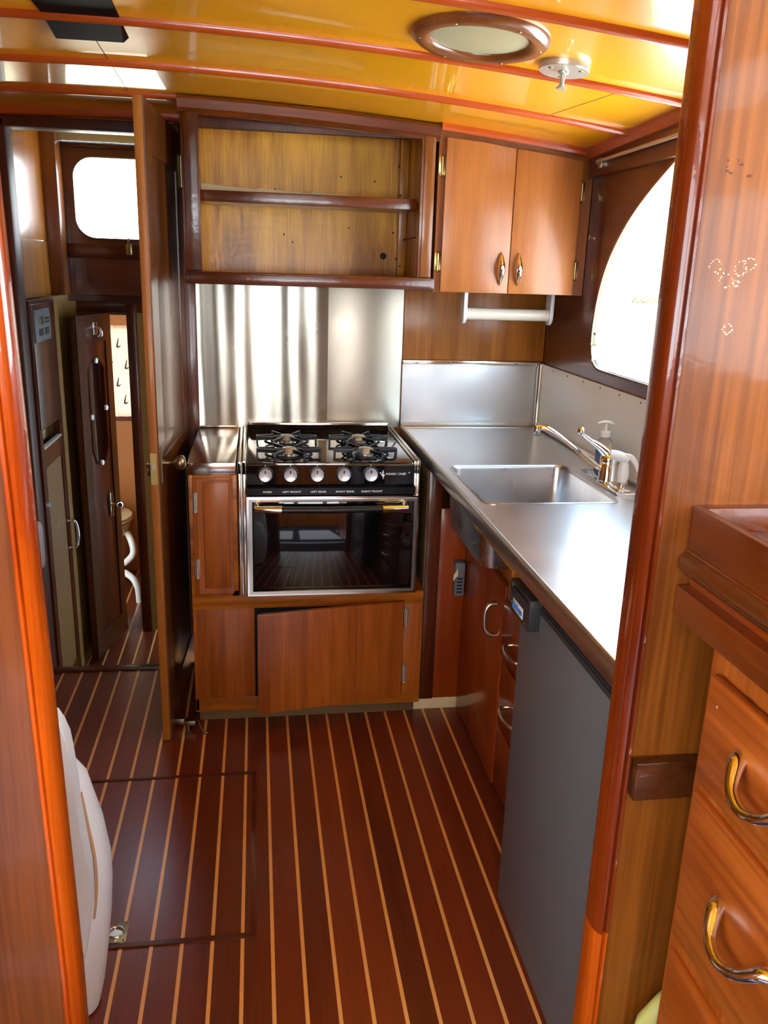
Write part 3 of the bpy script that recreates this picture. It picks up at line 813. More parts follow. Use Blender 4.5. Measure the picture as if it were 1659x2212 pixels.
# ================================================================== sink counter
CX0 = .545
t = empty('sink_counter', (.82, 2.1, .875), 'long brushed stainless steel counter with set-in sink', 'counter')
hole = rrect(.590, .962, 2.055, 2.487, .035, 5)
bm = new_bm(); plate(bm, rect(.556, 1.096, 1.068, 3.162), [hole], XY, .911, .905)
obj('top', bm, M['steel_top'], t, smooth=30)
bm = new_bm()
prof = [(.556, .911), (.556, .916), (.551, .9185), (.5465, .916), (.5445, .911), (.5445, .879), (.547, .876), (.556, .876), (.556, .880), (.549, .880), (.549, .905), (.556, .905)]
prism(bm, prof, lambda u, v, t_: (u, t_, v), 1.068, 3.162)
obj('front_edge', bm, M['edge'], t, smooth=45)
bm = new_bm(); prism(bm, [(3.162, .911), (3.138, .911), (3.134, .917), (3.140, .922), (3.156, .926), (3.162, .93)], lambda u, v, t_: (t_, u, v), .546, 1.09)
obj('back_fold', bm, M['steel_side'], t, smooth=45)
# basin
def rl(d, z, r=.035): return [(x, y, z) for x, y in rrect(.590+d, .962-d, 2.055+d, 2.487-d, r, 5)]
bm = new_bm(); loft(bm, [rl(-.006, .9125), rl(-.002, .914), rl(0, .910), rl(.003, .90), rl(.008, .76), rl(.014, .735), rl(.035, .722), rl(.06, .720)], False, True)
loft(bm, [rl(-.006, .9125), rl(-.004, .900), rl(.002, .76), rl(.006, .728), rl(.030, .716), rl(.06, .714)], False, True)
bmesh.ops.remove_doubles(bm, verts=bm.verts[:], dist=.0001)
bs = obj('basin', bm, M['sink'], t, smooth=50)
bm = new_bm(); lathe(bm, [(.045, .001), (.043, .003), (.034, .001), (.02, -.001), (0, -.001)], (.78, 2.27, .7205), seg=28); obj('drain', bm, M['chrome'], bs, smooth=40)

# sink cabinet below
t = empty('sink_cabinet', (.72, 2.2, 0), 'red-brown cabinet below the sink with tall door and drawers', 'cabinet')
bxo('end_post', M['post_dark'], t, .552, .598, 2.594, 2.62, .045, .875, .002)
bxo('end_panel', M['red_wood'], t, .598, .690, 2.600, 2.615, .045, .74, .001)
bxo('raw_edge', M['kick'], t, .546, .553, 2.60, 3.10, .045, .872, 0, label='rough unpainted board edge')
bxo('kick_board', M['cream'], t, .530, .69, 2.606, 2.616, 0, .046, .001, label='cream painted kick board')
bxo('frame', M['base_rail'], t, .706, .726, 1.70, 2.60, .02, .70, 0)
bxo('plywood_edge', M['ply'], t, .562, .580, 1.70, 2.050, .853, .874, 0, label='pale plywood strip under the counter edge')
bxo('upper_rail', M['base_rail'], t, .700, .715, 1.68, 2.12, .66, .872, 0)
bxo('inner_divider', M['base_rail'], t, .692, .712, 2.105, 2.122, .02, .70, .001)
dr = bxo('door', M['red_wood'], t, .686, .704, 2.128, 2.598, .010, .645, .003)
bm = new_bm(); tube(bm, spline([(.688, 2.205, .565), (.668, 2.205, .562), (.655, 2.203, .545), (.652, 2.20, .515), (.655, 2.198, .488), (.668, 2.196, .472), (.688, 2.196, .468)], 5), [.009, .0075, .0065, .006, .0065, .007, .008], 10)
obj('handle', bm, M['chrome_dull'], dr, smooth=50)
dw = bxo('drawer', M['red_wood'], t, .682, .702, 1.70, 2.120, .445, .612, .003)
bm = new_bm(); tube(bm, spline([(.684, 2.02, .52), (.660, 2.02, .515), (.652, 1.97, .512), (.660, 1.92, .515), (.684, 1.92, .52)], 5), .006, 10); obj('handle', bm, M['chrome_dull'], dw, smooth=50)
dw = bxo('drawer', M['red_wood'], t, .684, .702, 1.70, 2.112, .235, .430, .003)
bm = new_bm(); tube(bm, spline([(.686, 2.02, .33), (.662, 2.02, .325), (.654, 1.97, .322), (.662, 1.92, .325), (.686, 1.92, .33)], 5), .006, 10); obj('handle', bm, M['chrome_dull'], dw, smooth=50)
bxo('drawer', M['red_wood'], t, .684, .702, 1.70, 2.112, .03, .222, .003)
bxo('kick_plate', M['floor'] if False else M['post_dark'], t, .700, .712, 1.70, 2.60, 0, .02, 0)
# little grey box on end panel
t = empty('switch_box', (.664, 2.59, .44), 'small grey plastic box with perforated face beside the sink cabinet door', 'box')
bxo('case', M['grey_box'], t, .648, .682, 2.565, 2.60, .443, .562, .003)
bxo('face', M['grey_dark'], t, .652, .6485, 2.567, 2.597, .448, .515, .0005)
for k in range(5):
    bxo('slot', M['dark'], t, .655, .675, 2.5640, 2.5655, .455+k*.012, .460+k*.012, 0)
bm = new_bm(); prism(bm, [(.640, .500), (.656, .520), (.655, .545), (.648, .528), (.641, .522)], XZ, 2.556, 2.563, .001); obj('tape_scrap', bm, M['white_warm'], t)
bm = new_bm(); lathe(bm, [(.006, 0), (.006, .012), (.004, .016), (0, .017)], (.688, 2.50, .665), (-1, 0, 0), 14)
obj('door_button', bm, M['chrome'], None, smooth=40, label='tiny round chrome button under the sink basin front', cat='button')

# ================================================================== fridge
t = empty('fridge', (.8, 1.39, 0), 'dark grey built-in fridge under the steel counter', 'fridge')
bxo('body', M['black'], t, .612, 1.08, 1.085, 1.685, .0, .868, .002)
bxo('door', M['fridge'], t, .578, .606, 1.09, 1.672, .006, .823, .003)
bxo('door_edge', M['fridge_dark'], t, .600, .612, 1.088, 1.678, .004, .832, .001)
bm = new_bm(); box(bm, .574, .584, 1.088, 1.674, .820, .832, .002); box(bm, .590, .60, 1.088, 1.674, .834, .842, .002); box(bm, .596, .61, 1.088, 1.674, .846, .854, .002); box(bm, .578, .612, 1.088, 1.674, .825, .836, .001)
obj('top_grille', bm, M['fridge_dark'], t, smooth=30)
bm = new_bm(); box(bm, .553, .612, 1.548, 1.686, .842, .846, .001); box(bm, .5535, .600, 1.672, 1.686, .800, .845, .002); box(bm, .5535, .600, 1.546, 1.560, .776, .845, .004); box(bm, .553, .562, 1.548, 1.684, .776, .834, .003); box(bm, .562, .585, 1.55, 1.684, .776, .80, .002)
lt = obj('latch_handle', bm, M['fridge_dark'], t, smooth=30)
bxo('badge', M['white'], lt, .5520, .5535, 1.585, 1.655, .788, .812, .0006)
bm = new_bm(); 
pts = spline([(.5515, 1.651, .797), (.5515, 1.645, .806), (.5515, 1.640, .795), (.5515, 1.634, .804), (.5515, 1.627, .795), (.5515, 1.622, .808), (.5515, 1.615, .796), (.5515, 1.608, .803), (.5515, 1.601, .795), (.5515, 1.590, .800)], 3)
tube(bm, pts, .0022, 6, flat=1); box(bm, .5512, .5521, 1.588, 1.652, .795, .804, 0)
obj('badge_script', bm, M['blue'], lt)
for y in (1.665, 1.572):
    bm = new_bm(); lathe(bm, [(.003, 0), (.002, .0015), (0, .002)], (.553, y, .80 if y > 1.6 else .786), (-1, 0, 0), 10); obj('rivet', bm, M['chrome'], lt)

# ================================================================== tap, sprayer, soap
t = empty('mixer_tap', (1.015, 2.27, .911), 'chrome single lever mixer tap behind the sink', 'tap')
bm = new_bm(); prism(bm, rrect(.982, 1.048, 2.125, 2.415, .006, 4), XY, .911, .918, .002)
prism(bm, [(1.0, 2.15), (1.032, 2.15), (1.032, 2.39), (1.0, 2.39)], XY, .917, .922, .002)
obj('base_plate', bm, M['chrome'], t, smooth=40)
bm = new_bm(); lathe(bm, [(.029, 0), (.029, .006), (.0265, .010), (.0265, .050), (.0255, .051), (.0255, .053), (.0268, .054), (.0268, .066), (.025, .073), (.019, .081), (0, .085)], (1.015, 2.27, .918), seg=32)
obj('body', bm, M['chrome'], t, smooth=50)
bm = new_bm(); tube(bm, spline([(1.005, 2.272, .948), (.975, 2.275, .966), (.92, 2.285, 1.006), (.865, 2.30, 1.046), (.838, 2.31, 1.062), (.818, 2.318, 1.066), (.802, 2.322, 1.064)], 6), [.0125, .0105, .009, .0085, .009, .0095, .0105], 16, flat=.85)
sp = obj('spout', bm, M['chrome'], t, smooth=60)
bm = new_bm(); lathe(bm, [(.0112, -.008), (.0112, .004), (.0105, .006), (.0105, .018), (.009, .020), (0, .020)], (.806, 2.321, 1.060), (0, 0, -1), 20)
obj('aerator', bm, M['chrome'], sp, smooth=50)
bm = new_bm(); tube(bm, spline([(1.022, 2.27, .985), (1.008, 2.272, 1.000), (.985, 2.277, 1.018), (.962, 2.284, 1.032), (.946, 2.29, 1.044), (.938, 2.292, 1.052)], 5), [.021, .020, .0125, .0075, .007, .006], 16)
lathe(bm, [(0, -.0135), (.006, -.012), (.0115, -.007), (.0135, 0), (.0115, .007), (.006, .012), (0, .0135)], (.932, 2.296, 1.059), seg=20)
obj('lever', bm, M['chrome'], t, smooth=60)
t = empty('spray_nozzle', (1.02, 2.185, .918), 'white side sprayer standing on the chrome tap plate', 'sprayer')
bm = new_bm(); lathe(bm, [(.020, 0), (.020, .003), (.0155, .005), (.0155, .018), (.013, .020), (0, .020)], (1.020, 2.180, .9185), seg=24); obj('collar', bm, M['chrome'], t, smooth=50)
bm = new_bm(); lathe(bm, [(.0125, .020), (.0155, .026), (.0165, .045), (.013, .070), (.010, .080), (0, .086)], (1.020, 2.180, .9185), seg=24)
tube(bm, spline([(1.030, 2.172, 1.000), (1.018, 2.180, 1.006), (1.0, 2.188, 1.012), (.984, 2.195, 1.014)], 5), [.010, .014, .0145, .0125], 18)
obj('head', bm, M['white'], t, smooth=50)
bm = new_bm(); tube(bm, spline([(1.018, 2.176, 1.014), (1.034, 2.168, 1.010), (1.046, 2.160, .992), (1.053, 2.156, .972)], 5), [.006, .007, .0055, .0035], 10, flat=1.2); obj('trigger', bm, M['white'], t, smooth=50)
t = empty('soap_dispenser', (1.064, 2.42, .911), 'clear pump bottle with blue soap behind the tap', 'bottle')
bm = new_bm(); lathe(bm, [(0, .001), (.022, .001), (.0245, .006), (.0245, .085), (.022, .098), (.013, .106), (.012, .112)], (1.060, 2.42, .911), seg=28); obj('bottle', bm, M['clear'], t, smooth=50)
bm = new_bm(); lathe(bm, [(0, .003), (.021, .003), (.0235, .008), (.0235, .070), (0, .070)], (1.060, 2.42, .911), seg=28); obj('liquid', bm, simple('soap', srgb(90, 150, 210), .1, trans=.6, ior=1.33), t, smooth=50)
bm = new_bm(); lathe(bm, [(.0165, .108), (.0165, .124), (.014, .126), (.007, .127), (.007, .130), (.0045, .131), (.0045, .150), (0, .151)], (1.060, 2.42, .911), seg=24)
pc = obj('pump_collar', bm, M['white'], t, smooth=40)
bm = new_bm(); tube(bm, spline([(1.082, 2.41, 1.060), (1.070, 2.415, 1.065), (1.055, 2.42, 1.066), (1.036, 2.427, 1.060)], 4), [.004, .009, .009, .004], 14, flat=.5); obj('pump_head', bm, M['white'], t, smooth=50)

# ================================================================== ceiling fittings
def ceil_frame(x, y):
    """local frame of the cambered ceiling at x,y"""
    n = Vector((-(-.09*(x+.39)), .035, 1.0)).normalized()*-1
    return Vector((x, y, zc(x, y))), n
o, n = ceil_frame(.478, 1.945)
t = empty('skylight', tuple(o), 'round wood-rimmed skylight port with frosted disc in ceiling', 'skylight')
bm = new_bm(); lathe(bm, [(.104, 0), (.104, .002), (.103, .005), (.108, .011), (.122, .017), (.138, .015), (.148, .007), (.150, -.004)], o, n, 64)
rg = obj('rim', bm, wood('rim_wood', srgb(110, 58, 34), srgb(146, 88, 56), 'x', rough=.3, coat=.9, crough=.1), t, smooth=60)
bm = new_bm(); lathe(bm, [(.105, .0), (.105, .004), (.06, .007), (0, .008)], o, n, 64)
obj('frosted_disc', bm, M['lens'], t, smooth=60)
a_ = n.orthogonal().normalized(); b_ = n.cross(a_)
for k in range(6):
    an = k*PI/3+.9; pnt = o+(a_*math.cos(an)+b_*math.sin(an))*.130+n*.0162
    bm = new_bm(); lathe(bm, [(.004, 0), (.003, .001), (0, .0015)], pnt, n, 12); obj('screw', bm, M['brass'], t)
o, n = ceil_frame(.70, 2.035)
t = empty('deck_plate', tuple(o), 'round nickel plate with small pull knob on the ceiling', 'ceiling plate')
o2 = o+n*.004
bm = new_bm(); lathe(bm, [(0, -.012), (.055, -.012), (.058, .006), (.056, .010), (0, .010)], o2, n, 48); obj('plate', bm, M['nickel'], t, smooth=40)
bm = new_bm(); lathe(bm, [(.012, .008), (.011, .014), (.006, .016), (.005, .034), (.007, .040), (.012, .043), (.012, .047), (0, .048)], o2, n, 24); obj('knob', bm, M['nickel'], t, smooth=50)
a_ = n.orthogonal().normalized(); b_ = n.cross(a_)
for k in range(3):
    an = k*2*PI/3+.4; pnt = o2+(a_*math.cos(an)+b_*math.sin(an))*.040+n*.010
    bm = new_bm(); lathe(bm, [(.005, 0), (.004, .0015), (0, .002)], pnt, n, 12); obj('screw', bm, M['brass'], t)
# black wedge panel
bm = new_bm()
def cp(x, y, dz): return (x, y, zc(x, y)+dz)
loft(bm, [[cp(-.462, 1.60, .002), cp(-.284, 1.60, .002), cp(-.284, 1.60, -.002), cp(-.462, 1.60, -.002)], [cp(-.449, 2.11, .002), cp(-.286, 2.11, .002), cp(-.287, 2.11, -.003), cp(-.449, 2.11, -.003)], [cp(-.452, 2.272, .002), cp(-.287, 2.27, .002), cp(-.300, 2.258, -.014), cp(-.452, 2.262, -.014)]], True, True)
obj('ceiling_vent', bm, simple('vent_black', (.004, .003, .003, 1), .55, coat=0, spec=.08), None, label='black glossy wedge shaped box under the ceiling behind a batten', cat='vent')
# curtain rod
t = empty('curtain_rod', (1.07, 2.1, 1.8), 'thin metal curtain rod above the rounded window', 'rod')
bm = new_bm(); tube(bm, [(1.066, 2.715, 1.839), (1.066, 1.9, 1.850), (1.066, 1.15, 1.860)], .0055, 12); obj('rod', bm, M['nickel'], t, smooth=60)
for y, z in ((2.712, 1.839), (1.2, 1.859)):
    bm = new_bm(); tube(bm, [(1.066, y, z), (1.10, y, z)], [.009, .007], 12); box(bm, 1.074, 1.080, y-.012, y+.012, z-.018, z+.012, .002); obj('bracket', bm, M['nickel'], t, smooth=40)
bm = new_bm(); tube(bm, spline([(1.10, 2.76, 1.612), (1.085, 2.76, 1.612), (1.078, 2.755, 1.607), (1.076, 2.748, 1.613), (1.078, 2.742, 1.620)], 4), .0018, 8); lathe(bm, [(.005, 0), (.004, .003), (0, .004)], (1.10, 2.76, 1.612), (-1, 0, 0), 12)
obj('cup_hook', bm, M['nickel'], None, smooth=50, label='tiny wire hook on the dark wall by the cupboard', cat='hook')

# ================================================================== open door at left of galley
# slab along y, hinge line at the back
def dslab(x0, x1, y0, y1, z0, z1, bev=.002):
    bm = new_bm(); box(bm, x0, x1, y0, y1, z0, z1, bev)
    return bm
HX, HY = -.252, 3.135
ang = math.atan2(.036, .66)
def dt(bm):
    for v in bm.verts:
        u = HY-v.co.y; w = v.co.x
        v.co = Vector((HX-u*math.sin(ang)+w*math.cos(ang), HY-u*math.cos(ang)-w*math.sin(ang)*-1, v.co.z))
    return bm
t = empty('open_door', (HX, HY, 0), 'tall brown wooden door standing open edge-on left of the cooker', 'door')
DY = HY-.660
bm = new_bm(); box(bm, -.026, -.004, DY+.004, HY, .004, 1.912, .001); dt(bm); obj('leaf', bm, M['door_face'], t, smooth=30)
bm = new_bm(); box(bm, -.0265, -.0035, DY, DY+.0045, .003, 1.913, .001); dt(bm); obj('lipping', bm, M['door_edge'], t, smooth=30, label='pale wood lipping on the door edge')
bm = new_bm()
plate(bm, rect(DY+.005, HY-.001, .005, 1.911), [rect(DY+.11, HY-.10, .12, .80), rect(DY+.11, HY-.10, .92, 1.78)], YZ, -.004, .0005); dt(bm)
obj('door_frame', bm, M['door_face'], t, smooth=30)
# latch, strike, knobs
bm = new_bm(); box(bm, -.025, -.006, DY-.0015, DY+.001, .860, .955, .0005); dt(bm); lp = obj('latch_plate', bm, M['brass'], t)
bm = new_bm(); box(bm, -.020, -.010, DY-.006, DY, .908, .922, .001); dt(bm); obj('latch_bolt', bm, M['nickel'], lp)
bm = new_bm(); box(bm, .0, .004, DY+.035, DY+.065, .855, .965, .001); dt(bm); rp = obj('rose_plate', bm, M['pewter'], t)
bm = new_bm(); lathe(bm, [(.010, 0), (.009, .006), (.006, .012), (.006, .030), (.012, .036), (.020, .042), (.0235, .052), (.021, .062), (.012, .067), (0, .068)], (.002, DY+.05, .915), (1, 0, 0), 24); dt(bm); obj('knob', bm, M['pewter'], rp, smooth=60)
bm = new_bm(); ringp = [(-.036+.0*k, DY+.03+.013*math.cos(2*PI*k/20), .898+.016*math.sin(2*PI*k/20)) for k in range(21)]
tube(bm, ringp, .003, 8, cap=False); tube(bm, [(-.026, DY+.03, .916), (-.040, DY+.03, .918)], .006, 10); box(bm, -.030, -.026, DY+.015, DY+.045, .885, .945, .002); dt(bm); obj('ring_pull', bm, M['pewter'], t, smooth=50)
for z in (1.79, .2):
    bm = new_bm(); box(bm, -.003, .010, HY-.004, HY+.012, z-.045, z+.045, .001); tube(bm, [(.004, HY-.004, z-.05), (.004, HY-.004, z+.05)], .006, 10); obj_ = None
    for v in bm.verts: v.co += Vector((HX, 0, 0))
    obj('hinge', bm, M['brass'], t, smooth=40)
# floor catch lying between door and cabinet
t = empty('door_stop', (-.235, 2.54, 0), 'small brass spring door catch on floor by the cabinet', 'door stop')
bm = new_bm(); box(bm, -.285, -.25, 2.55, 2.575, .012, .035, .002); box(bm, -.252, -.215, 2.535, 2.56, .018, .034, .002); obj('bracket', bm, M['pewter'], t, smooth=30)
bm = new_bm(); tube(bm, spline([(-.215, 2.55, .03), (-.205, 2.54, .032), (-.198, 2.525, .018), (-.185, 2.512, .004), (-.176, 2.512, .003)], 4), .003, 8); tube(bm, [(-.24, 2.545, .02), (-.238, 2.52, .004)], .004, 8); lathe(bm, [(.010, 0), (.010, .003), (0, .004)], (-.18, 2.513, 0), seg=14); lathe(bm, [(.012, 0), (.012, .003), (0, .004)], (-.238, 2.517, 0), seg=14)
obj('spring_arm', bm, M['pewter'], t, smooth=40)

# ================================================================== floor hatch with ring
t = empty('floor_hatch', (-.29, 1.94, 0), 'square hatch in the striped floor framed with dark edging', 'hatch')
bm = new_bm(); box(bm, -.545, -.026, 1.622, 2.262, -.004, .0012, 0); obj('panel', bm, M['floor'], t)
bm = new_bm(); plate(bm, rect(-.551, -.017, 1.608, 2.273), [rect(-.543, -.028, 1.621, 2.263)], XY, -.003, .004)
obj('edging', bm, M['post_dark'], t, smooth=30)
t = empty('flush_ring_pull', (-.335, 1.655, 0), 'square chrome flush ring pull in the corner of the floor hatch', 'ring pull')
bm = new_bm(); plate(bm, rrect(-.363, -.311, 1.624, 1.688, .004, 3), [circ(-.337, 1.656, .019, 24)], XY, .001, .0035); obj('plate', bm, M['chrome'], t, smooth=30)
bm = new_bm(); prism(bm, circ(-.337, 1.656, .0192, 24), XY, .0012, .0016); obj('cup', bm, M['chrome_dull'], t)
bm = new_bm(); tube(bm, [(-.337+.0165*math.cos(2*PI*k/28), 1.656+.0165*math.sin(2*PI*k/28), .0045) for k in range(29)], .0024, 8, cap=False); box(bm, -.341, -.333, 1.630, 1.642, .003, .006, .001); obj('ring', bm, M['chrome'], t, smooth=50)
for (x, y) in ((-.357, 1.630), (-.317, 1.630), (-.317, 1.682), (-.357, 1.682)):
    bm = new_bm(); lathe(bm, [(.003, 0), (0, .001)], (x, y, .0035), seg=10); obj('screw', bm, M['pewter'], t)

# ================================================================== white seat at left, just behind the jamb
t = empty('helm_seat', (-.42, 1.4, 0), 'white moulded seat with tan piping behind the left door jamb', 'seat')
bm = new_bm()
def ring_xy(cx_, cy_, rx, ry, z, n=36, p=2.5):
    out = []
    for i in range(n):
        a = 2*PI*i/n; c, s = math.cos(a), math.sin(a)
        out.append((cx_+rx*math.copysign(abs(c)**(2/p), c), cy_+ry*math.copysign(abs(s)**(2/p), s), z))
    return out
prof = [(.0, .004), (.100, .006), (.112, .06), (.124, .14), (.134, .22), (.140, .30), (.140, .36), (.130, .44), (.117, .495), (.107, .54), (.085, .575), (.05, .60), (.0, .605)]
loft(bm, [ring_xy(-.44, 1.47, max(r, .001), max(r*.62, .001), z) for r, z in prof], True, True)
obj('shell', bm, M['vinyl'], t, smooth=60)
bm = new_bm()
bp = [(-.50, .01), (-.372, .01), (-.352, .15), (-.332, .25), (-.322, .328), (-.320, .403), (-.327, .476), (-.332, .541), (-.333, .586), (-.337, .64), (-.341, .681), (-.347, .707), (-.357, .727), (-.375, .734), (-.50, .734)]
prism(bm, bp, XZ, 1.368, 1.41, .006, 3); obj('backrest', bm, M['vinyl'], t, smooth=60)
bm = new_bm(); tube(bm, spline([(-.333, 1.412, .545), (-.326, 1.414, .476), (-.318, 1.415, .40), (-.319, 1.415, .328), (-.328, 1.414, .26)], 5), .0035, 8); obj('piping', bm, M['tanpipe'], t, smooth=60)
bm = new_bm(); box(bm, -.40, -.358, 1.385, 1.42, .99, 1.075, .012, 3)
tube(bm, [(-.385, 1.40, .70), (-.385, 1.40, 1.0)], .008, 10)
obj('head_post', bm, M['grey_box'], t, smooth=50)

# ================================================================== chart drawers at right (near)
t = empty('drawer_cabinet', (.9, .5, 0), 'orange-brown bank of drawers with chrome pulls at the right', 'cabinet')
bxo('carcass', M['drawerz'], t, .612, 1.28, -.4, .950, .02, 1.035, .002)
bm = new_bm(); plate(bm, rect(-.4, .952, .02, 1.038), [rect(-.35, .940, .828, 1.000)], YZ, .604, .612); obj('face_frame', bm, M['drawerz'], t, smooth=30)
bxo('frieze_panel', M['drawer'], t, .606, .613, -.35, .905, 1.000, 1.036, .001)
def drw(z0, z1, hy, hz):
    d = bxo('drawer', M['drawer'], t, .594, .610, .30, .936, z0, z1, .004)
    bm = new_bm(); tube(bm, spline([(.596, hy, hz+.02), (.584, hy-.008, hz+.016), (.568, hy-.03, hz-.004), (.562, hy-.06, hz-.012), (.568, hy-.09, hz-.004), (.584, hy-.112, hz+.016), (.596, hy-.12, hz+.02)], 5), [.013, .0115, .008, .0075, .008, .0115, .013], 12, flat=.75)
    obj('handle', bm, M['chrome'], d, smooth=60)
    return d
drw(.832, .992, .845, .905); drw(.575, .815, .838, .690); drw(.30, .545, .836, .46); drw(.05, .285, .836, .20)
t = empty('chart_tray', (.9, .5, 1.037), 'worktop with raised fiddle rail and rounded nosing above drawers', 'worktop')
bm = new_bm(); box(bm, .588, 1.28, -.4, NY-.002, 1.10, 1.138, .001); box(bm, .588, .602, -.4, NY-.002, 1.138, 1.200, .002); box(bm, .602, 1.28, NY-.016, NY-.002, 1.138, 1.200, .002)
obj('fiddle_rail', bm, M['tray'], t, smooth=30)
bm = new_bm(); tube(bm, [(.592, -.4, 1.119), (.592, .5, 1.119), (.592, NY-.004, 1.119)], .0165, 16); obj('nosing', bm, M['tray_dark'], t, smooth=60)
bxo('apron', M['red_woody'], t, .598, .612, -.4, NY-.002, 1.045, 1.105, .001)
bxo('lower_rail', M['tray'], t, .578, .612, -.4, NY-.003, 1.040, 1.086, .003)
for k in range(9):
    x = .612+k*.046
    bxo('slat', M['bulk'] if k % 2 == 0 else M['tray'], t, x, x+.040, -.4, NY-.017, 1.15, 1.166, .002)
for k in range(2): pass
bxo('wall_batten', M['tray_dark'], None, .546, .90, NY-.022, NY-.001, .748, .812, .003, label='short dark wooden batten on the bulkhead behind the drawers', cat='batten')
bm = new_bm(); lathe(bm, [(0, 0), (.10, 0), (.105, .01), (.105, .30), (.098, .35), (.07, .39), (.03, .405), (0, .407)], (.692, .990, 0), (0, 0, 1), 36, 1.0)
for v in bm.verts: v.co.y = .990+(v.co.y-.990)*.33
obj('green_jug', bm, M['green_pale'], None, smooth=50, label='pale green rounded plastic jug wedged between drawers and bulkhead', cat='jug')
# scars where a fitting was removed from the varnish
def blob(x, z, r, m, k=1, n=9):
    bm = new_bm()
    pts = [(x+r*math.cos(2*PI*i/n)*random.uniform(.5, 1.2), z+r*math.sin(2*PI*i/n)*random.uniform(.4, 1.0)) for i in range(n)]
    prism(bm, pts, XZ, NY-.0006, NY+.001)
    return bm
bm = new_bm()
def addring(bm, x, z, r):
    for i in range(16):
        a = 2*PI*i/16+random.uniform(-.1, .1); rr = r*random.uniform(.8, 1.15); s = random.uniform(.0006, .0016)
        if random.random() < .25: continue
        cx_, cz_ = x+rr*math.cos(a), z+rr*math.sin(a)
        prism(bm, [(cx_+s*random.uniform(.5, 1.6)*math.cos(b), cz_+s*random.uniform(.5, 1.4)*math.sin(b)) for b in [2*PI*q/6 for q in range(6)]], XZ, NY-.0005, NY+.001)
addring(bm, .574, 1.514, .0085); addring(bm, .620, 1.518, .0075); addring(bm, .602, 1.437, .006); addring(bm, .604, 1.494, .004); addring(bm, .590, 1.497, .009)
addring(bm, .609, 1.512, .008)
obj('varnish_scar', bm, M['scar'], None, label='pale rings of chipped varnish on the right bulkhead panel', cat='scar', kind='stuff')
bm = new_bm()
for (x, z, w, h) in ((.5715, 1.638, .0015, .002), (.572, 1.626, .0035, .0018), (.577, 1.624, .003, .0015), (.590, 1.634, .004, .0018), (.6025, 1.622, .0048, .002), (.571, 1.631, .002, .001), (.585, 1.639, .001, .002)):
    prism(bm, [(x+w*random.uniform(.6, 1.2)*math.cos(b), z+h*random.uniform(.6, 1.2)*math.sin(b)) for b in [2*PI*q/8 for q in range(8)]], XZ, NY-.0005, NY+.001)
obj('varnish_chip', bm, M['scar_dark'], None, label='small dark flakes missing from varnish high on the right bulkhead', cat='scar', kind='stuff')

# ================================================================== forward cabin seen through the doorway
# side wall, post and window wall above the ledge
bm = new_bm(); box(bm, -.90, -.845, 3.20, 3.78, 1.56, 2.0); obj('wall_forward_left', bm, M['fwd_orange'], **S)
bm = new_bm(); box(bm, -.90, -.843, 3.20, 3.78, 1.345, 1.558); obj('wall_forward_ledge', bm, M['wall_panel'], **S)
bm = new_bm(); box(bm, -.862, -.79, 3.78, 3.92, 1.345, 2.0, .003); obj('trim_29', bm, M['cab_frame'], smooth=30, **S)
fw = rrect(-.755, -.33, 1.575, 1.905, .085, 8)
bm = new_bm(); plate(bm, rect(-.80, -.10, 1.345, 1.96), [fw], XZ, 3.90, 3.94); obj('wall_forward', bm, wood('fwd_brown', srgb(96, 48, 34), srgb(128, 70, 48), 'x', rough=.3, coat=.7), **S)
bm = new_bm(); prism(bm, offs(fw, .003), XZ, 3.915, 3.92); w2 = obj('window_2', bm, M['glass'], **S)
bm = new_bm(); L0 = fw; L1 = offs(fw, -.006)
loft(bm, [[(u, 3.895, v) for u, v in L0], [(u, 3.892, v) for u, v in L1], [(u, 3.935, v) for u, v in L1], [(u, 3.935, v) for u, v in L0], [(u, 3.895, v) for u, v in L0]], False, False); obj('window_rim', bm, M['pewter'], w2, smooth=40)
bm = new_bm(); box(bm, -.80, -.10, 3.888, 3.90, 1.497, 1.5045, .001); box(bm, -.80, -.10, 3.880, 3.90, 1.50, 1.556, .003); box(bm, -.80, -.10, 3.885, 3.90, 1.935, 1.955, .003)
obj('trim_25', bm, M['wall_brown'], smooth=30, **S)
bm = new_bm(); box(bm, -.80, -.10, 3.86, 3.90, 1.96, 2.0, .003); box(bm, -1.5, -.1, 3.21, 3.95, 2.0, 2.03); obj('ceiling_forward', bm, M['cream'], **S)
t = empty('window_catch', (-.535, 3.89, 1.53), 'small brass window catch below the forward window', 'catch')
bm = new_bm(); prism(bm, rrect(-.548, -.522, 1.515, 1.562, .008, 4), XZ, 3.874, 3.880, .001); obj('plate', bm, M['brass'], t, smooth=30)
bm = new_bm(); tube(bm, [(-.535, 3.868, 1.52), (-.535, 3.866, 1.545), (-.535, 3.870, 1.585)], [.006, .005, .003], 10); obj('lever', bm, M['pewter'], t, smooth=50)
bm = new_bm(); box(bm, -.10, -.06, 3.21, 3.95, -.33, 2.0); obj('wall_forward_right', bm, M['wall_brown'], **S)
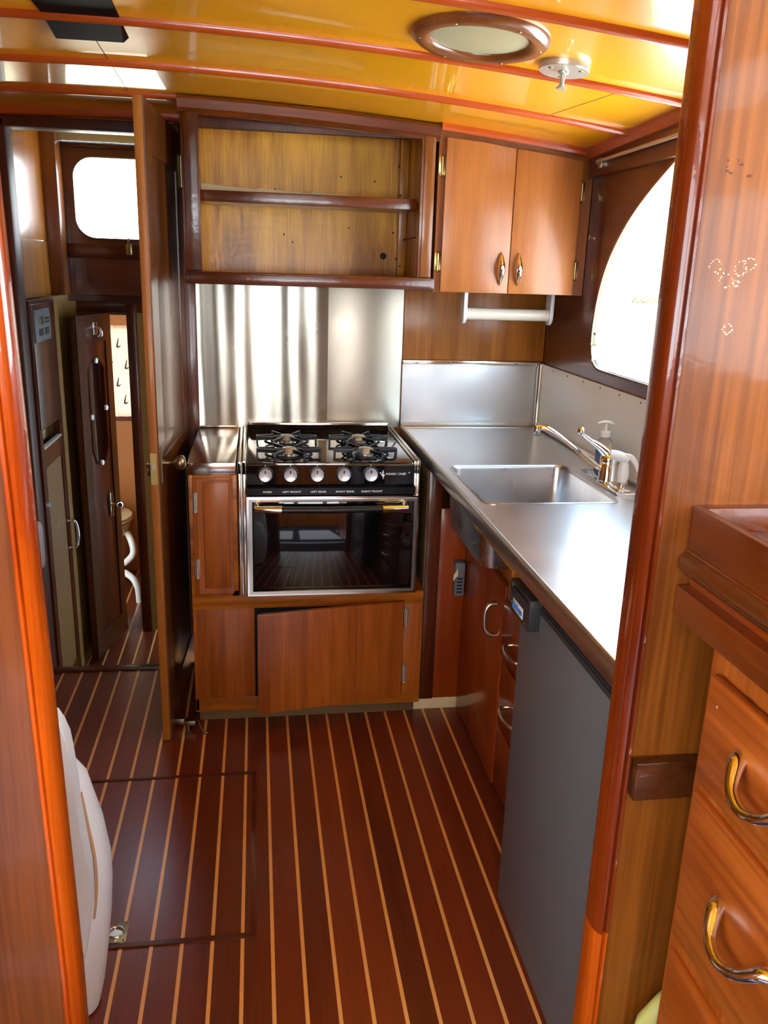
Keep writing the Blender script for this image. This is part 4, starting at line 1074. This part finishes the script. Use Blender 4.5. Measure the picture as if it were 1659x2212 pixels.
# lower level
bm = new_bm(); box(bm, -1.5, -.10, 3.92, 5.6, 1.345, 1.375); obj('ceiling_foredeck', bm, M['cream'], **S)
bm = new_bm(); box(bm, -.90, -.81, 3.60, 4.20, -.33, 1.345); obj('wall_lower_left', bm, M['olive'], **S)
bm = new_bm(); box(bm, -.86, -.10, 3.93, 3.96, 1.315, 1.345, .003); obj('trim_26', bm, M['post_dark'], **S)
bm = new_bm(); plate(bm, [(-.90, -.33), (-.70, -.33), (-.70, 1.25), (-.585, 1.25), (-.585, -.33), (-.10, -.33), (-.10, 1.345), (-.90, 1.345)], [], XZ, 4.10, 4.13)
obj('wall_head', bm, M['olive'], **S)
bm = new_bm(); box(bm, -.592, -.545, 4.075, 4.14, -.33, 1.30, .003); box(bm, -.90, -.10, 4.085, 4.10, 1.262, 1.32, .003); box(bm, -.715, -.698, 4.08, 4.14, -.33, 1.26, .002)
obj('trim_27', bm, M['post_dark'], smooth=30, **S)
# head compartment
bm = new_bm(); box(bm, -1.3, -.2, 5.0, 5.04, -.33, .62); box(bm, -1.3, -.2, 5.0, 5.04, 1.12, 1.36); box(bm, -1.3, -.87, 5.0, 5.04, .62, 1.12); box(bm, -.66, -.2, 5.0, 5.04, .62, 1.12)
obj('wall_head_back', bm, M['tan'], **S)
bm = new_bm(); box(bm, -1.34, -1.30, 4.13, 5.04, -.33, 1.36); obj('wall_head_left', bm, M['tan'], **S)
bm = new_bm(); box(bm, -.24, -.20, 4.13, 5.04, -.33, 1.36); obj('wall_head_right', bm, M['tan'], **S)
bm = new_bm(); box(bm, -.87, -.66, 5.0, 5.01, .60, .62, .002); box(bm, -.87, -.66, 4.985, 5.0, .595, .622, .002); obj('trim_28', bm, M['post_dark'], **S)
t = empty('window_curtain', (-.765, 4.99, .62), 'pale curtain with small dark birdlike marks over the head window', 'curtain')
bm = new_bm(); nn = 30
V = []
for z in (.622, 1.14):
    V.append([bm.verts.new((-.88+.24*i/nn, 4.985+.004*math.sin(i*1.1), z)) for i in range(nn+1)])
V.append([bm.verts.new((v.co.x, v.co.y+.002, v.co.z)) for v in V[1]]); V.append([bm.verts.new((v.co.x, v.co.y+.002, v.co.z)) for v in V[0]])
for a in range(3):
    for i in range(nn): bm.faces.new((V[a][i], V[a][i+1], V[a+1][i+1], V[a+1][i]))
obj('cloth', bm, M['curtain'], t, smooth=60)
for (x, z) in ((-.775, 1.02), (-.735, .90), (-.785, .80), (-.82, .93), (-.75, .70)):
    bm = new_bm(); tube(bm, spline([(x+.004, 4.979, z+.05), (x-.006, 4.979, z), (x+.016, 4.979, z+.008)], 4), [.0015, .006, .001], 6, flat=.5)
    obj('bird_print', bm, M['grey_dark'], t)
# toilet in the head
t = empty('toilet', (-.66, 4.75, -.33), 'cream marine toilet with white hoses in the far compartment', 'toilet')
bm = new_bm(); loft(bm, [ring_xy(-.885, 4.72, r, r*1.2, z, 28, 2.2) for r, z in ((.08, -.32), (.05, -.20), (.05, -.12), (.10, -.04), (.15, 0.02), (.165, .06), (.165, .075))], True, True); obj('bowl', bm, M['white_warm'], t, smooth=60)
bm = new_bm(); prism(bm, circ(-.885, 4.72, .175, 32, .205), XY, .077, .092, .004); prism(bm, circ(-.885, 4.73, .172, 32, .20), XY, .094, .105, .006); obj('seat_lid', bm, M['cream'], t, smooth=50)
for k, ps in enumerate(([(-.735, 4.66, .02), (-.705, 4.62, -.03), (-.70, 4.60, -.09), (-.75, 4.62, -.15)], [(-.74, 4.55, -.18), (-.69, 4.50, -.20), (-.665, 4.48, -.25), (-.66, 4.48, -.33)])):
    bm = new_bm(); tube(bm, spline(ps, 6), .018, 12); obj('hose', bm, M['white_warm'], t, smooth=60)
# locker with radio panel, on the left of the passage
t = empty('tall_locker', (-.82, 3.4, -.33), 'tall dark framed locker with pale lower panel left of passage', 'locker')
LX = -.80
bm = new_bm(); plate(bm, rect(3.22, 3.60, -.33, 1.345), [rect(3.26, 3.545, .80, .868), rect(3.27, 3.54, -.20, .72)], YZ, LX-.02, LX); obj('frame', bm, M['post_dark'], t, smooth=30)
bxo('upper_panel', wood('locker_panel', srgb(84, 44, 22), srgb(112, 62, 34), 'z', rough=.35, coat=.6), t, LX-.004, LX+.005, 3.235, 3.535, .875, 1.33, .002)
bxo('shelf_gap', M['cream'], t, LX-.06, LX-.05, 3.25, 3.56, .79, .88, 0)
bxo('shelf_lip', M['white'], t, LX-.012, LX+.004, 3.26, 3.545, .795, .804, .001)
ld = bxo('door_panel', M['olive'], t, LX-.014, LX-.004, 3.265, 3.545, -.205, .725, 0)
bm = new_bm(); tube(bm, spline([(LX, 3.575, .42), (LX+.025, 3.575, .415), (LX+.034, 3.575, .36), (LX+.025, 3.575, .305), (LX, 3.575, .30)], 6), .006, 10); obj('handle', bm, M['chrome'], t, smooth=60)
bxo('back', M['post_dark'], t, LX-.10, LX-.06, 3.22, 3.60, -.33, 1.345, 0)
t = empty('radio_panel', (LX+.006, 3.35, 1.2), 'grey control panel with small display mounted on the locker', 'control panel')
bxo('plate', M['grey_box'], t, LX+.005, LX+.012, 3.235, 3.47, 1.195, 1.310, .002)
bxo('display', M['lcd'], t, LX+.012, LX+.0135, 3.29, 3.36, 1.257, 1.285, .0005)
for k in range(8):
    y = 3.385+(k % 4)*.018; z = 1.278-(k//4)*.013
    bxo('button', M['grey_dark'], t, LX+.012, LX+.0145, y, y+.009, z-.006, z, .0005)
for y in (3.285, 3.375):
    bxo('socket', M['dark'], t, LX+.0115, LX+.0130, y, y+.065, 1.217, 1.242, .0005)
for (y, z) in ((3.247, 1.302), (3.35, 1.303), (3.458, 1.302), (3.247, 1.203), (3.35, 1.203), (3.458, 1.203)):
    bm = new_bm(); lathe(bm, [(.003, 0), (0, .001)], (LX+.012, y, z), (1, 0, 0), 8); obj('screw', bm, M['dark'], t)
# panelled inner door with octagonal mirror, standing half open
P0 = Vector((-.752, 3.74)); P1 = Vector((-.668, 4.075)); dd = (P1-P0).normalized(); dn = Vector((dd.y, -dd.x))
WL = (P1-P0).length
def md(bm):
    for v in bm.verts:
        p = P0+dd*v.co.x+dn*v.co.y; v.co = Vector((p.x, p.y, v.co.z))
    return bm
t = empty('mirror_door', (P1.x, P1.y, -.33), 'narrow inner door half open with a long mirror on it', 'door')
bm = new_bm(); box(bm, 0, WL, -.03, -.004, -.31, 1.262, .002); md(bm); obj('leaf', bm, M['post_dark'], t, smooth=30)
bm = new_bm(); plate(bm, rect(0, WL, -.31, 1.262), [rect(.07, WL-.06, -.20, 1.14)], XZ, -.004, .004); md(bm); obj('frame', bm, M['wall_brown2'], t, smooth=30)
mr = [(.095, 1.02), (.13, 1.06), (.215, 1.06), (.25, 1.02), (.25, .66), (.215, .60), (.13, .60), (.095, .66)]
bm = new_bm(); prism(bm, mr, XZ, -.003, .003); md(bm); mi = obj('mirror_glass', bm, M['mirror'], t)
for (x, z) in ((.172, 1.062), (.095, .82), (.25, .84), (.172, .598)):
    bm = new_bm(); lathe(bm, [(.013, .001), (.012, .008), (0, .010)], (x, 0, z), (0, 1, 0), 12); md(bm); obj('mirror_clip', bm, M['clear'] if False else M['white'], mi, smooth=40)
bm = new_bm(); lathe(bm, [(.008, 0), (.006, .03), (.017, .04), (.020, .05), (.012, .058), (0, .06)], (.24, .004, .38), (0, 1, 0), 16); box(bm, .225, .255, .002, .008, .32, .44, .001); md(bm); obj('knob', bm, M['chrome'], t, smooth=50)
bm = new_bm(); tube(bm, spline([(.175, .004, 1.205), (.175, .03, 1.20), (.175, .035, 1.175), (.175, .022, 1.165)], 4), .006, 10); box(bm, .155, .195, .003, .009, 1.175, 1.23, .002); md(bm); obj('coat_hook', bm, M['chrome'], t, smooth=50)

# ================================================================== outside : water and a rocky shore
bm = new_bm(); box(bm, -200, 200, -200, 200, -1.25, -1.2); obj('water', bm, M['water'], None, loc=(0, 0, -1.2), label='pale glaring water outside the boat windows', cat='water', kind='stuff')
bm = new_bm()
for k in range(14):
    cx_, cy_ = 39.9+random.uniform(-1.3, 1.3), 83.4+random.uniform(-1, 1)
    r = random.uniform(.45, .85)
    b2 = bmesh.ops.create_icosphere(bm, subdivisions=2, radius=r, matrix=Matrix.Translation((cx_, cy_, -1.0)))
    for v in b2['verts']:
        v.co.z = -1.0+(v.co.z+1.0)*.9; v.co += Vector((random.uniform(-.12, .12), random.uniform(-.12, .12), random.uniform(-.12, .12)))
obj('rocky_shore', bm, M['rock'], None, label='sunlit pale rocks across the water seen through the rounded window', cat='rocks', kind='stuff')

# ================================================================== light
w = bpy.data.worlds.new('World'); bpy.context.scene.world = w; w.use_nodes = True
nt = w.node_tree; bg = nt.nodes['Background']
tc = nt.nodes.new('ShaderNodeTexCoord'); sep = nt.nodes.new('ShaderNodeSeparateXYZ'); rmp = nt.nodes.new('ShaderNodeValToRGB')
nt.links.new(tc.outputs['Generated'], sep.inputs[0]); nt.links.new(sep.outputs[2], rmp.inputs[0])
rmp.color_ramp.elements[0].position = 0.0; rmp.color_ramp.elements[0].color = (.97, .98, 1.0, 1)
rmp.color_ramp.elements[1].position = .6; rmp.color_ramp.elements[1].color = (.5, .75, 1.0, 1)
e_ = rmp.color_ramp.elements.new(.3); e_.color = (.72, .87, 1.0, 1)
nt.links.new(rmp.outputs[0], bg.inputs[0]); bg.inputs[1].default_value = 3.0

def portal(loc, rot, sx, sy):
    l = bpy.data.lights.new('portal', 'AREA'); l.shape = 'RECTANGLE'; l.size = sx; l.size_y = sy; l.cycles.is_portal = True
    o = bpy.data.objects.new('portal', l); C.objects.link(o); o.location = loc; o.rotation_euler = rot
portal((1.2, 2.1, 1.5), (0, PI/2, 0), .8, 1.3)
portal((-.54, 3.97, 1.74), (-PI/2, 0, 0), .6, .45)
portal((-.05, -2.3, 1.2), (PI/2, 0, 0), 2.8, 1.8)
portal((-1.55, -.65, 1.5), (0, -PI/2, 0), .8, 2.8)
portal((1.4, -.7, 1.5), (0, PI/2, 0), .7, 2.7)
sun = bpy.data.lights.new('Sun', 'SUN'); sun.energy = 22; sun.angle = math.radians(.6); sun.color = (1, .98, .95)
so = bpy.data.objects.new('Sun', sun); C.objects.link(so)
so.rotation_euler = Vector((.10, .78, -.62)).to_track_quat('-Z', 'Y').to_euler()

# ================================================================== camera (pitch 16.3 down, yaw 8.9 right, roll 1.9)
p, q, r = math.radians(16.2788), math.radians(8.8702), math.radians(1.8646)
fwd = Vector((math.sin(q)*math.cos(p), math.cos(q)*math.cos(p), -math.sin(p)))
right = Vector((math.cos(q), -math.sin(q), 0)); up = right.cross(fwd)
r2 = right*math.cos(r)+up*math.sin(r); u2 = -right*math.sin(r)+up*math.cos(r)
cam = bpy.data.cameras.new('Camera'); co = bpy.data.objects.new('Camera', cam); C.objects.link(co)
mt = Matrix((r2, u2, -fwd)).transposed().to_4x4(); mt.translation = Vector((0, 0, 1.5)); co.matrix_world = mt
cam.sensor_fit = 'VERTICAL'; cam.sensor_height = 24; cam.lens = 24*1810.62/2212; cam.clip_start = .02; cam.clip_end = 500
bpy.context.scene.camera = co
sc = bpy.context.scene
sc.view_settings.view_transform = 'Standard'; sc.view_settings.look = 'None'; sc.view_settings.gamma = 1; sc.view_settings.exposure = 1.68
